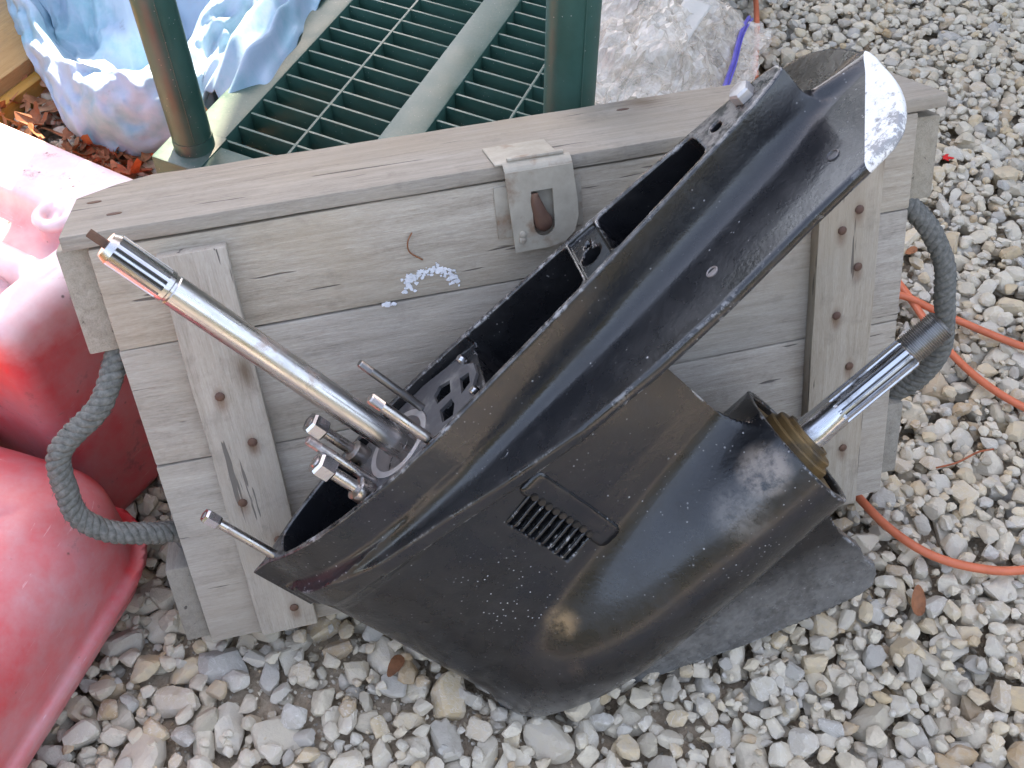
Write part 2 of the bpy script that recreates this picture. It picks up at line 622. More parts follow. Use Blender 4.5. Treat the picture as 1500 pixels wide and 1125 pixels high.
def make_green():
    w = NT('dusty_green_plastic')
    c = w.coord(rnd=False)
    n = w.noise(c, 18, 6, .65)
    f = w.noise(c, 240, 4, .6)
    nz = w.sep(w.geo('Normal'))[2]
    base = w.mix(w.ramp(n, [(.35, 0.0), (.7, 1.0)]), (.018, .075, .058), (.028, .105, .085))
    dust = w.math('MULTIPLY', w.ramp(w.math('ADD', w.math('MULTIPLY', n, .6), w.math('MULTIPLY', f, .4)), [(.38, .06), (.68, .42)]), w.ramp(nz, [(.5, .0), (.9, 1.0)]))
    base = w.mix(dust, base, (.20, .20, .175))
    sp = w.ramp(w.vor(c, 120), [(.05, 1.0), (.09, 0.0)])
    base = w.mix(w.math('MULTIPLY', sp, .6), base, (.5, .48, .44))
    return w.set(Base_Color=base, Roughness=w.ramp(n, [(.3, .34), (.7, .55)]), Normal=w.bump(f, .08, .001))


M_GREEN = make_green()


def make_red(name, fade, seed, sunlit_top=False):
    w = NT(name)
    c = w.coord(rnd=False, loc=(seed, seed * .7, 0))
    n = w.noise(c, 5.5, 6, .62)
    m = w.noise(c, 26, 6, .7)
    f = w.noise(c, 260, 3, .6)
    base = w.mix(w.ramp(m, [(.35, 0.0), (.75, 1.0)]), (.62, .028, .034), (.52, .036, .036))
    bl = w.ramp(w.math('ADD', w.math('MULTIPLY', n, .7), w.math('MULTIPLY', m, .3)), [(.38, 0.0), (.62, fade)])
    base = w.mix(bl, base, (.56, .34, .35))
    if sunlit_top:      # sunlight on the can's top is painted into its colour
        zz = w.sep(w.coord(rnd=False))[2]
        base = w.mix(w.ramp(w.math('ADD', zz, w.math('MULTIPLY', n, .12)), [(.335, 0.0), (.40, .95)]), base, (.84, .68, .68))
    sc = w.ramp(w.noise(c, 13, 7, .75), [(.6, 0.0), (.68, .5)])
    base = w.mix(sc, base, (.17, .035, .035))
    scr = w.noise(w.coord((4, 4, 60), rnd=False), 7, 4, .7, .4)
    base = w.mix(w.ramp(scr, [(.66, 0.0), (.70, .45)]), base, (.70, .48, .48))
    sp = w.math('MULTIPLY', w.ramp(w.vor(c, 55), [(.06, 1.0), (.12, 0.0)]), w.ramp(m, [(.5, 0.0), (.56, .8)]))
    base = w.mix(sp, base, (.12, .05, .04))
    w.set(Base_Color=base, Roughness=w.ramp(m, [(.3, .38), (.7, .6)]), Normal=w.bump(w.math('ADD', m, w.math('MULTIPLY', f, .3)), .12, .002))
    w.b.inputs['Subsurface Weight'].default_value = .25
    w.b.inputs['Subsurface Radius'].default_value = (.03, .006, .006)
    return w.m


M_RED1 = make_red('faded_red_plastic_sunlit_top', .5, 1.3, True)
M_RED2 = make_red('chalky_red_plastic', .7, 8.1)


def make_cloth():
    w = NT('stained_pale_blue_cloth')
    c = w.coord(rnd=False)
    a = w.noise(c, 5.5, 5, .6, .2)
    b = w.noise(w.coord(rnd=False, loc=(3, 8, 1)), 7, 5, .6, .5)
    f = w.noise(c, 300, 3, .6)
    a = w.math('ADD', w.math('MULTIPLY', a, .75), w.math('MULTIPLY', w.noise(c, 34, 5, .7), .25))
    base = w.mix(w.ramp(a, [(.46, 0.0), (.62, .7)]), (.33, .45, .56), (.10, .33, .40))
    base = w.mix(w.ramp(b, [(.58, 0.0), (.74, .45)]), base, (.45, .40, .45))
    base = w.mix(w.ramp(w.noise(c, 18, 5, .7), [(.64, 0.0), (.74, .5)]), base, (.2, .19, .2))
    w.set(Base_Color=base, Roughness=.8, Specular_IOR_Level=.2, Normal=w.bump(w.math('ADD', w.math('MULTIPLY', f, .3), w.noise(c, 40, 4, .6)), .15, .003))
    return w.m


M_CLOTH = make_cloth()


def make_bag():
    w = NT('clear_crumpled_plastic')
    c = w.coord(rnd=False)
    n = w.noise(c, 26, 5, .65, 1.5)
    v = w.vor(c, 34)
    h = w.math('ADD', n, v)
    tr = w.n('ShaderNodeBsdfTransparent')
    tr.inputs[0].default_value = (.97, .94, .9, 1)
    mx = w.n('ShaderNodeMixShader')
    w.set(Base_Color=(.88, .80, .70), Roughness=w.ramp(n, [(.3, .06), (.7, .2)]), Normal=w.bump(h, .35, .004), Specular_IOR_Level=.9)
    w.l(w.ramp(w.noise(c, 15, 6, .7, 1.0), [(.36, .20), (.62, .62)]), mx.inputs[0])
    w.l(tr.outputs[0], mx.inputs[1]); w.l(w.b.outputs[0], mx.inputs[2])
    w.l(mx.outputs[0], w.out.inputs['Surface'])
    return w.m


M_BAG = make_bag()
M_ZIP = simple('violet_zip_strip', (.10, .09, .42), .35, (.16, .14, .5), 60)
M_PAPER = simple('frosted_white_panel', (.72, .69, .63), .5, (.66, .63, .57), 70, Alpha=.7)
M_FLAKE = simple('flaked_white_paint', (.72, .73, .75), .7, (.55, .56, .58), 150, .4)


def make_stone():
    w = NT('crushed_limestone')
    oi = w.n('ShaderNodeObjectInfo')
    isl = w.geo('Random Per Island')
    r = w.math('FRACT', w.math('ADD', isl, oi.outputs['Random']))
    tc = w.n('ShaderNodeTexCoord')
    pos = w.geo('Position')
    n = w.noise(pos, 95, 4, .65)
    f = w.noise(pos, 520, 2, .65)
    col = w.ramp(r, [(.0, (0.408, 0.350, 0.262)), (.10, (0.581, 0.492, 0.359)), (.22, (0.602, 0.522, 0.396)), (.34, (0.490, 0.428, 0.331)), (.46, (0.632, 0.552, 0.428)), (.56, (0.388, 0.360, 0.313)), (.66, (0.612, 0.502, 0.350)), (.76, (0.520, 0.384, 0.230)), (.82, (0.602, 0.522, 0.405)), (.90, (0.408, 0.271, 0.147)), (.94, (0.581, 0.507, 0.396)), (1.0, (0.347, 0.320, 0.276))])
    r2 = w.math('FRACT', w.math('MULTIPLY', r, 17.3))
    col = w.mix(w.ramp(n, [(.4, 0.0), (.68, .5)]), col, w.mix(r2, (.30, .25, .20), (.62, .58, .52)))
    col = w.mix(w.ramp(w.noise(pos, 16, 3, .6), [(.5, 0.0), (.75, .4)]), col, (.46, .36, .26))
    vein = w.ramp(w.noise(pos, 45, 2, .5, 2.0), [(.485, 0.0), (.5, .4), (.515, 0.0)])
    col = w.mix(w.math('MULTIPLY', vein, w.math('GREATER_THAN', r2, .55)), col, (.7, .67, .62))
    h = w.math('ADD', n, w.math('MULTIPLY', f, .5))
    return w.set(Base_Color=col, Roughness=.82, Specular_IOR_Level=.3, Normal=w.bump(h, .5, .0022))


M_STONE = make_stone()


def make_soil():
    w = NT('brown_soil')
    pos = w.geo('Position')
    n = w.noise(pos, 22, 5, .7)
    f = w.noise(pos, 160, 4, .7)
    v = w.vor(pos, 130)
    big = w.noise(pos, 1.7, 4, .5)
    col = w.ramp(w.math('ADD', w.math('MULTIPLY', n, .55), w.math('MULTIPLY', f, .45)), [(.3, (.20, .15, .105)), (.5, (.36, .28, .20)), (.68, (.50, .40, .30))])
    # beyond the modelled stones the gravel is too far to tell apart
    px, py, pz = w.sep(pos)
    ex = w.math('SUBTRACT', w.math('ABSOLUTE', w.math('SUBTRACT', px, .11)), 1.08)
    ey = w.math('SUBTRACT', w.math('ABSOLUTE', w.math('SUBTRACT', py, 1.07)), .93)
    far = w.ramp(w.math('MAXIMUM', ex, ey), [(.0, 0.0), (.04, 1.0)])
    gv = w.vor(pos, 38, out='Color')
    gcol = w.mix(.85, gv, (.25, .24, .225))
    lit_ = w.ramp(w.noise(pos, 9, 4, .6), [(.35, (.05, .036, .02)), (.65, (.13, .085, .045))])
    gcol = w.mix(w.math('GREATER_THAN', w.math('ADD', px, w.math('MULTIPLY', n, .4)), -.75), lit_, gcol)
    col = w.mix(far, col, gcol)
    h = w.math('ADD', w.math('ADD', n, w.math('MULTIPLY', f, .6)), w.math('MULTIPLY', v, .4))
    return w.set(Base_Color=col, Roughness=.95, Specular_IOR_Level=.15, Normal=w.bump(h, .8, .006))


M_SOIL = make_soil()


def make_leaf(name, a, b, c_):
    w = NT(name)
    c = w.coord()
    oi = w.n('ShaderNodeObjectInfo')
    isl = w.geo('Random Per Island')
    r = w.math('FRACT', w.math('ADD', isl, oi.outputs['Random']))
    n = w.noise(c, 60, 5, .65)
    base = w.ramp(r, [(0.0, a), (.5, b), (1.0, c_)])
    base = w.mix(w.ramp(n, [(.45, 0.0), (.7, .6)]), base, (.07, .04, .025))
    return w.set(Base_Color=base, Roughness=.7, Specular_IOR_Level=.3, Normal=w.bump(n, .4, .002))


M_LEAF = make_leaf('dry_brown_leaf', (.24, .095, .045), (.34, .125, .055), (.38, .21, .12))
M_LEAFRED = make_leaf('rust_red_leaf', (.34, .06, .025), (.42, .10, .03), (.3, .09, .05))
M_SCARLET = simple('scarlet_scrap', (.7, .02, .02), .5, (.6, .02, .02))
M_SIDING = simple('brown_house_siding', (.17, .15, .13), .7, (.14, .125, .11), 2)
M_ROOF = simple('grey_roof_shingles', (.10, .10, .10), .9, (.14, .135, .13), 6)
M_HEDGE = simple('hedge_leaves', (.028, .036, .022), .8, (.045, .05, .032), 30, .6)
M_GLASS = simple('dark_window_glass', (.03, .035, .04), .08, (.03, .035, .04), 2, spec=.6)
M_TRIM = simple('white_trim', (.72, .72, .7), .5, (.7, .7, .68), 3)

# ------------------------------------------------------------------ ground
random.seed(5)
rng = np.random.default_rng(11)


def gnoise(x, y, s, seed=0.0):
    return mnoise.noise(Vector((x * s, y * s, seed)))


def soil_patch(x, y):
    """0..1: where soil shows between the stones."""
    p = 1.0 - min(1.0, max(0.0, ((x + .12) ** 2 / .36 ** 2 + (y - .44) ** 2 / .15 ** 2) - .25))
    q = .55 * max(0.0, 1 - ((x - .46) ** 2 + (y - .60) ** 2) / .11 ** 2)
    q2 = .5 * max(0.0, 1 - ((x - .66) ** 2 + (y - .78) ** 2) / .13 ** 2)
    q3 = .5 * max(0.0, 1 - ((x - .52) ** 2 + (y - 1.10) ** 2) / .12 ** 2)
    n = gnoise(x, y, 7.0, 3.0)
    return max(0.0, min(1.0, max(p, q, q2, q3) * (.7 + .8 * n) + .12 * n))


def ground_h(x, y):
    s = soil_patch(x, y)
    return -.034 + .019 * s + .004 * gnoise(x, y, 9, 1.0) + .002 * gnoise(x, y, 40, 2.0)


u = np.linspace(-1, 1, 221)
gx = np.sign(u) * (np.abs(u) * 1.35 + (np.maximum(0, np.abs(u) - .8) / .2) ** 3 * 80)
gy = gx + 0.9
V = []
for yy in gy:
    for xx in gx:
        V.append((xx, yy, ground_h(xx, yy) if abs(xx) < 2.2 and -1 < yy < 3 else -.034))
n = len(gx)
ii, jj = np.meshgrid(np.arange(n - 1), np.arange(n - 1), indexing='ij')
F = np.stack([ii * n + jj, ii * n + jj + 1, (ii + 1) * n + jj + 1, (ii + 1) * n + jj], -1).reshape(-1, 4)
ground = mesh_obj('ground', np.array(V), F, M_SOIL)
tag(ground, kind='structure')

# ------------------------------------------------------------------ gravel


def ico(sub):
    bm = bmesh.new()
    bmesh.ops.create_icosphere(bm, subdivisions=sub, radius=1.0)
    bm.verts.ensure_lookup_table()
    V = np.array([v.co[:] for v in bm.verts])
    F = np.array([[v.index for v in f.verts] for f in bm.faces], np.int32)
    bm.free()
    return V, F


ICO1, ICO2, ICO3 = ico(1), ico(2), ico(3)


def stone_shape(sub, r):
    D, F = (ICO1, ICO2, ICO3)[sub - 1]
    k = r.integers(8, 13)
    nrm = r.normal(size=(k, 3))
    nrm /= np.linalg.norm(nrm, axis=1)[:, None]
    dist = r.uniform(.55, .95, k)
    nrm = np.concatenate([nrm, np.eye(3), -np.eye(3)])
    dist = np.concatenate([dist, r.uniform(.85, 1.05, 6)])
    c = D @ nrm.T
    q = np.where(c > .05, dist[None] / np.maximum(c, .05), 9.0)
    p = 34.0
    rr = (q ** -p).sum(1) ** (-1 / p)
    V = D * np.minimum(rr, 1.5)[:, None]
    V *= np.array([1.0, r.uniform(.66, .95), r.uniform(.48, .72)])
    V -= V.mean(0)
    return V / 1.0, F


shapes_hi = [stone_shape(3, rng) for _ in range(26)]
shapes_lo = [stone_shape(2, rng) for _ in range(26)]
shapes_xs = [stone_shape(1, rng) for _ in range(12)]

X0, X1, Y0, Y1 = -.98, 1.2, .14, 2.0
VS = .66
cell = .05
grid = {}
stones = []          # x, y, z(scaled centre), r


def drop(x, y, r, lim):
    k = (int(x / cell), int(y / cell))
    z = (ground_h(x, y) / VS) + r * .75
    for a in range(k[0] - 1, k[0] + 2):
        for b in range(k[1] - 1, k[1] + 2):
            for (sx, sy, sz, sr) in grid.get((a, b), ()):
                d2 = (sx - x) ** 2 + (sy - y) ** 2
                rr = (sr + r) * .86
                if d2 < rr * rr:
                    z = max(z, sz + math.sqrt(rr * rr - d2))
    if (z + r) * VS > lim:
        return False
    grid.setdefault(k, []).append((x, y, z, r))
    stones.append((x, y, z, r))
    return True


def try_many(nt, lo, hi, lim, mean=None):
    for _ in range(nt):
        x, y = random.uniform(X0, X1), random.uniform(Y0, Y1)
        s = soil_patch(x, y)
        if random.random() < s * .62:
            continue
        r = lo + (hi - lo) * random.random() ** 1.7
        if x < .1 and y < .6:
            r *= 1.22
        drop(x, y, r, lim + random.uniform(-.004, .004))


try_many(9000, .0125, .0215, .004)
try_many(16000, .0095, .0165, .007)
try_many(30000, .0062, .0105, .005)
try_many(42000, .0035, .0062, .001)
print('stones', len(stones))

# which stones show largest in the photograph: nearest and on top of the gravel, off the things that hide it
cp, sp_ = math.cos(rad(CAM_PITCH)), math.sin(rad(CAM_PITCH))


def to_px(x, y, z):
    dy, dz = y, z - CAM_H
    zc = dy * cp - dz * sp_
    return 750 + CAM_F * x / zc, 562.5 - CAM_F * (dy * sp_ + dz * cp) / zc, zc


def in_poly(px, py, poly):
    c = False
    j = len(poly) - 1
    for i in range(len(poly)):
        xi, yi = poly[i]; xj, yj = poly[j]
        if (yi > py) != (yj > py) and px < (xj - xi) * (py - yi) / (yj - yi) + xi:
            c = not c
        j = i
    return c


HIDE = [[(0, 0), (1130, 0), (1130, 110), (1370, 150), (1370, 300), (1310, 690), (1225, 760), (1285, 830), (1270, 870), (800, 1030), (740, 1015), (520, 900), (310, 945), (220, 800), (210, 890), (60, 1125), (0, 1125)]]
score = []
for i, (x, y, z, r) in enumerate(stones):
    px, py, zc = to_px(x, y, z * VS)
    ok = 5 < px < 1495 and 5 < py < 1120 and not any(in_poly(px, py, h) for h in HIDE) and (z + r) * VS > -.006
    score.append(r / zc if ok else 0.0)
order = np.argsort(score)[::-1]
single = set(int(i) for i in order[:300] if score[i] > 0)


def stone_rot(r):
    m = Matrix.Rotation(random.uniform(0, 6.283), 3, 'Z') @ Matrix.Rotation(random.gauss(0, .22), 3, 'X') @ Matrix.Rotation(random.gauss(0, .22), 3, 'Y')
    return m


stone_meshes = []
for V_, F_ in shapes_hi:
    me = bpy.data.meshes.new('stone')
    me.vertices.add(len(V_)); me.vertices.foreach_set('co', V_.astype(np.float32).ravel())
    me.loops.add(len(F_) * 3); me.loops.foreach_set('vertex_index', F_.ravel())
    me.polygons.add(len(F_)); me.polygons.foreach_set('loop_start', np.arange(0, len(F_) * 3, 3, dtype=np.int32))
    me.update(calc_edges=True)
    me.polygons.foreach_set('use_smooth', np.zeros(len(F_), dtype=bool))
    me.materials.append(M_STONE)
    stone_meshes.append(me)

BV, BF, off = [], [], 0
for i, (x, y, z, r) in enumerate(stones):
    m = stone_rot(r)
    e = 1.24 * r
    if i in single:
        o = bpy.data.objects.new('stone', random.choice(stone_meshes))
        o.matrix_local = Matrix.Translation((x, y, z * VS)) @ m.to_4x4() @ Matrix.Diagonal((e, e, e, 1))
        link(o, ground)
    else:
        near = r > .0145 and y < 1.15 and y > .25
        V_, F_ = random.choice(shapes_hi if near else shapes_lo)
        q = (V_ * e) @ np.array(m).T + np.array((x, y, z * VS))
        BV.append(q); BF.append(F_ + off); off += len(V_)
for _ in range(26000):            # grit in the gaps
    x, y = random.uniform(-.75, 1.0), random.uniform(.28, 1.0 if random.random() < .7 else 1.8)
    r = random.uniform(.0012, .0034)
    V_, F_ = random.choice(shapes_xs)
    q = (V_ * r) @ np.array(stone_rot(r)).T + np.array((x, y, ground_h(x, y) + r * .3 + (random.uniform(0, .012) if random.random() < .3 else 0)))
    BV.append(q); BF.append(F_ + off); off += len(V_)
gravel = mesh_obj('gravel', np.concatenate(BV), np.concatenate(BF).astype(np.int32), M_STONE, ground, False)
tag(gravel, kind='stuff')

# ------------------------------------------------------------------ unseen building and porch roof, added to cast the yard's shade
blocker_house = empty('blocker_house', 'unseen building with a porch roof, added to shade the gravel', 'blocker_house', Matrix.Translation((.055, 6.0, 0)) @ Matrix.Rotation(rad(-5.5), 4, 'Z'))
HH = 2.75
rows = 18
hw = bmesh.new()
for k in range(rows):
    z0 = -.05 + k * HH / rows
    z1 = z0 + HH / rows + .02
    vv = [hw.verts.new(p) for p in [(0, 0, z0), (8, 0, z0), (8, .015, z1), (0, .015, z1), (0, .3, z0), (8, .3, z0), (8, .3, z1), (0, .3, z1)]]
    for f in [(0, 1, 2, 3), (4, 7, 6, 5), (0, 4, 5, 1), (3, 2, 6, 7), (0, 3, 7, 4), (1, 5, 6, 2)]:
        hw.faces.new([vv[q] for q in f])
bm_obj('wall', hw, M_SIDING, blocker_house)
box('side_wall', 0.02, .3, .31, 6.0, -.05, HH, M_SIDING, blocker_house, bevel=0)
rfb = bmesh.new()
vv = [rfb.verts.new(p) for p in [(0, -.02, HH + .2), (8.2, -.02, HH + .2), (8.2, 3.2, HH + 1.6), (0, 3.2, HH + 1.6), (0, 6.3, HH + .2), (8.2, 6.3, HH + .2)]]
for f in [(0, 1, 2, 3), (3, 2, 5, 4), (0, 3, 4), (1, 5, 2), (0, 4, 5, 1)]:
    rfb.faces.new([vv[q] for q in f])
bm_obj('roof', rfb, M_ROOF, blocker_house)
PORCH_Y = -4.35          # front edge of the porch roof, seen from the wall
pr_o = box('blocker_roof', .0, 5.4, PORCH_Y, -.03, 2.62, 2.74, M_ROOF, blocker_house, bevel=0)
for k in range(9):
    box('rafter', .05 + k * .65, .13 + k * .65, PORCH_Y + .02, -.05, 2.50, 2.615, M_SIDING, pr_o, bevel=0)
for px_ in (2.6, 5.2):
    box('porch_post', px_, px_ + .12, PORCH_Y + .1, PORCH_Y + .22, -.03, 2.495, M_TRIM, blocker_house, bevel=.004)
for wx in (1.6, 5.4):
    wf_ = bmesh.new()
    wz = .9
    for (a, b, c_, d) in [(wx - .08, wx, wz, wz + 1.3), (wx + 1.1, wx + 1.18, wz, wz + 1.3), (wx - .08, wx + 1.18, wz - .08, wz), (wx - .08, wx + 1.18, wz + 1.3, wz + 1.38)]:
        box_bm(a, b, -.05, .02, c_, d, bm=wf_)
    w_ = bm_obj('window', wf_, M_TRIM, blocker_house)
    box('pane', wx, wx + 1.1, -.02, .0, wz, wz + 1.3, M_GLASS, w_, bevel=0)

# ------------------------------------------------------------------ wooden crate
crate = empty('wooden_crate', 'weathered grey wooden crate with rope handles leaning back behind the black gearcase', 'crate', mat4(RC, TC))
XL, XR = -.367, .365
for i, (z0, z1) in enumerate([(.0, .2114), (.2124, .3292), (.3302, .4218)]):
    box('plank', XL, XR, .0, .016, z0, z1, M_WOODX, crate, bevel=.0022, cuts=14, jit=.0011, seed=i)
for z0, z1 in [(.0, .2), (.202, .42)]:
    box('plank', XL, XR, .128, .140, z0, z1, M_WOODX, crate, bevel=.002, cuts=6, jit=.001, seed=z1 * 9)
    for x0, x1 in ((XL + .001, XL + .018), (XR - .018, XR - .001)):
        box('plank', x0, x1, .0165, .1275, z0 + .001, z1, M_WOODY, crate, bevel=.002, jit=.0008, seed=x0)
box('bottom_board', XL + .02, XR - .02, .017, .127, .002, .016, M_WOODX, crate)
# battens nailed over the front
NL = [(-.295, .278), (-.278, .227), (-.3, .166), (-.277, .117), (-.279, .033), (-.288, .372)]
NR = [(.288, .327), (.307, .287), (.288, .239), (.306, .179), (.306, .081), (.304, .345), (.287, .05)]
for (x0, x1, z0, z1, nails, dx) in [(-.316, -.260, .006, .411, NL, 0), (.264, .327, .004, .405, NR, 1)]:
    bb = box('batten', x0, x1, -.0145, -.0004, z0, z1, M_WOODZ, crate, bevel=.002, cuts=9, jit=.0012, seed=3 + dx)
    for (nx, nz) in nails:
        lathe('nail', [(.0042, 0), (.0044, .0012), (.003, .0022), (.0012, .0024)], M_RUST, bb, 10, (0, 0, 0), 'y')
        o = bb.children[-1]
        o.rotation_euler = (0, 0, math.pi)
        o.location = (nx, -.0142, nz)
# end cleats
CLEATS = [(-.394, XL - .0005, .012, .128, .326, .4215), (-.392, XL - .0005, .012, .128, -.001, .089), (XR + .0005, .396, .012, .128, .332, .414), (XR + .0005, .390, .012, .128, .014, .104)]
for i, c in enumerate(CLEATS):
    box('cleat', *c, M_WOODY, crate, bevel=.003, cuts=3, jit=.0012, seed=i + 5)
# lid with a broken back corner
lb = box_bm(-.385, .393, -.0015, .142, .4236, .4362, bevel=0)
bmesh.ops.subdivide_edges(lb, edges=[e for e in lb.edges if abs(e.verts[0].co.x - e.verts[1].co.x) > .5], cuts=24, use_grid_fill=True)
for v in lb.verts:
    if v.co.y > .1:
        v.co.y -= max(0, (-.33 - v.co.x)) * .7 + .004 * mnoise.noise(v.co * 30) + .003 * abs(mnoise.noise(v.co * 90))
    else:
        v.co.y += .0016 * mnoise.noise(v.co * 25)
bmesh.ops.bevel(lb, geom=[e for e in lb.edges if len(e.link_faces) == 2 and e.calc_face_angle(0) > .5], offset=.0018, segments=2, affect='EDGES', profile=.6)
lid = bm_obj('lid', lb, M_WOODX, crate, True, 40)
for (nx, ny) in [(-.367, .08), (-.346, .038), (.34, .05), (.12, .11)]:
    o = lathe('nail', [(.0042, 0), (.0042, .0008), (.002, .0011)], M_RUST, lid, 10)
    o.location = (nx, ny, .436)
    o.scale = (1.5, .7, 1)
# hasp: leaf on the lid, strap bent over the edge, slot and turn button
hasp = box('hasp', -.031, .026, -.004, .05, .4366, .4384, M_OLIVE, crate, bevel=.0008)
hb = bmesh.new()
outer = [(-.0245, .432), (.0345, .432), (.037, .40), (.037, .385), (.033, .372), (.024, .3635), (.010, .3605), (-.0215, .3605)]
slot = [(-.0035, .413), (.0155, .413), (.0155, .385)] + [(.006 + .0095 * math.cos(a), .382 + .0105 * math.sin(a)) for a in np.linspace(0, -math.pi, 9)[1:-1]] + [(-.0035, .385)]
rings = []
for yy in (-.0115, -.0095):
    rings.append(([hb.verts.new((x, yy, z)) for x, z in outer], [hb.verts.new((x, yy, z)) for x, z in slot]))
for (o_, s_) in rings:
    es = []
    for loop in (o_, s_):
        for i in range(len(loop)):
            es.append(hb.edges.new((loop[i], loop[(i + 1) % len(loop)])))
    bmesh.ops.triangle_fill(hb, use_beauty=True, use_dissolve=False, edges=es)
for q in (0, 1):
    a, b = rings[0][q], rings[1][q]
    for i in range(len(a)):
        hb.faces.new((a[i], a[(i + 1) % len(a)], b[(i + 1) % len(a)], b[i]))
strap = bm_obj('strap', hb, M_OLIVE, hasp)
# the bend between leaf and strap
bend = []
for s in (0, .0018):
    bend.append([(-.001 - (.0105 - s) * math.sin(a) , .4285 + (.0100 - s) * math.cos(a)) for a in np.linspace(0, math.pi / 2, 7)])
Vb = []
for x in (-.0245, .0345):
    for row in bend:
        for (y, z) in row:
            Vb.append((x, y, z))
Fb = []
m7 = 7
for i in range(6):
    Fb += [(i, i + 1, 14 + i + 1, 14 + i), (7 + i, 21 + i, 21 + i + 1, 7 + i + 1), (i, 7 + i, 7 + i + 1, i + 1), (14 + i, 15 + i, 22 + i, 21 + i)]
Fb += [(6, 13, 27, 20), (0, 14, 21, 7)]
mesh_obj('bend', Vb, Fb, M_OLIVE, hasp, False)
box('hinge_pin', -.02, .03, -.0035, .0025, .4382, .4418, M_OLIVE, hasp, bevel=.0018)
box('backing_plate', -.034, .0435, -.0024, -.0004, .372, .418, M_OLIVE, hasp, bevel=.0008)
tb = tube_geo(cr([(.0065, -.002, .381), (.006, -.0075, .383), (.003, -.0100, .392), (.0, -.0112, .404), (-.0005, -.0115, .411)], 5), np.interp(np.linspace(0, 1, 21), [0, .3, .45, 1], [.0078, .0085, .007, .0028]), 12)
mesh_obj('turn_button', *tb, M_RUST, hasp, True)
for (x, z) in [(-.014, .376), (-.0145, .371)]:
    o = lathe('rivet', [(.0034, 0), (.003, .0016), (.0012, .0024)], M_OLIVE, hasp, 12, (0, 0, 0), 'y')
    o.rotation_euler = (0, 0, math.pi); o.location = (x, -.0113, z)
# flakes of white paint stuck on the front
fl = []
for _ in range(170):
    a = random.uniform(-.4, 3.5)
    cx, cz = -.098 + .021 * math.cos(a) + random.gauss(0, .003), .342 + .012 * math.sin(a) + random.gauss(0, .002)
    if random.random() < .16:
        cx, cz = -.138 + random.gauss(0, .003), .329 + random.gauss(0, .001)
    s = random.uniform(.0006, .0026)
    k = random.randint(5, 9)
    pts = [(cx + s * math.cos(t) * random.uniform(.45, 1.3), cz + s * .8 * math.sin(t) * random.uniform(.45, 1.3)) for t in np.linspace(0, 2 * math.pi, k, endpoint=False)]
    t_ = random.uniform(.0, .0004)
    V_ = [(x, -.0002, z) for x, z in pts] + [(x * .9 + cx * .1, -t_ - .0009, z * .9 + cz * .1) for x, z in pts]
    fl.append((V_, [tuple(range(k)), tuple(range(2 * k - 1, k - 1, -1))] + [(i, (i + 1) % k, k + (i + 1) % k, k + i) for i in range(k)]))
tag(mesh_obj('paint_flakes', *join_geo(fl), M_FLAKE, crate, False), kind='stuff')


def rope(name, pts, parent, r=.0052, turn=.030):
    P = cr(pts, 16)
    L = np.concatenate([[0], np.cumsum(np.linalg.norm(np.diff(P, axis=0), axis=1))])
    S = np.linspace(0, L[-1], int(L[-1] / .0022))
    P = np.stack([np.interp(S, L, P[:, k]) for k in range(3)], 1)
    T, N, B = frames(P)
    parts = []
    for k in range(4):
        ph = S / turn * 2 * np.pi + k * np.pi / 2
        Q = P + (np.cos(ph)[:, None] * N + np.sin(ph)[:, None] * B) * r * 1.12
        parts.append(tube_geo(Q, r * .96 * (1 + .07 * np.sin(S * 900 + k) + .05 * np.sin(S * 2300 + 2 * k)), 9))
    rr_ = random.Random(len(S))
    for _ in range(150):
        i = rr_.randrange(2, len(S) - 2)
        a = rr_.uniform(0, 6.283)
        d = np.cos(a) * N[i] + np.sin(a) * B[i]
        t_ = T[i] * rr_.uniform(-1, 1)
        p0 = P[i] + d * r * 1.7
        L_ = rr_.uniform(.002, .007)
        parts.append(tube_geo(np.array([p0, p0 + (d * .7 + t_) * L_ * .5, p0 + (d * .6 + t_ * 1.6) * L_]), np.array([.00035, .0003, .0002]), 4))
    return mesh_obj(name, *join_geo(parts), M_ROPE, parent, True)


rope('rope_handle', [(-.374, .05, .345), (-.373, .024, .322), (-.396, .004, .283), (-.432, -.002, .256), (-.443, -.004, .240), (-.445, -.004, .212), (-.444, -.004, .182), (-.424, .0, .155), (-.393, .012, .136), (-.371, .03, .118), (-.372, .06, .085)], crate)
rope('rope_handle', [(.372, .05, .35), (.374, .02, .33), (.394, .006, .302), (.407, -.004, .268), (.410, -.008, .23), (.4145, -.006, .20), (.418, .0, .165), (.405, .012, .13), (.388, .03, .105), (.385, .06, .085)], crate)

# ------------------------------------------------------------------ outboard gearcase
unit = empty('outboard_gearcase', 'black outboard motor lower unit propped against the grey wooden crate', 'lower unit', mat4(RU, TU))
WFX = np.array([-.02, .0, .012, .037, .07, .1, .15, .2, .27, .37, .44, .50, .52, .55, .572, .582, .6])
WFY = np.array([.0, .004, .013, .026, .037, .044, .051, .053, .047, .039, .031, .0235, .021, .016, .010, .004, .0])
WPX = np.array([-.02, -.004, .01, .04, .085, .157, .224, .3, .373, .44, .523, .572, .592, .604, .614, .622, .628, .632, .634, .66])
WPY = np.array([.0, .006, .02, .038, .056, .071, .087, .101, .105, .1035, .096, .0935, .0915, .086, .075, .061, .044, .023, .0, -.4])
_xs = np.linspace(-.03, .66, 1400)


def smooth_tab(X, Y, w=21):
    y = np.interp(_xs, X, Y)
    k = np.hanning(w + 2)[1:-1]; k /= k.sum()
    yp = np.pad(y, w // 2, mode='edge')
    return np.convolve(yp, k, 'valid')


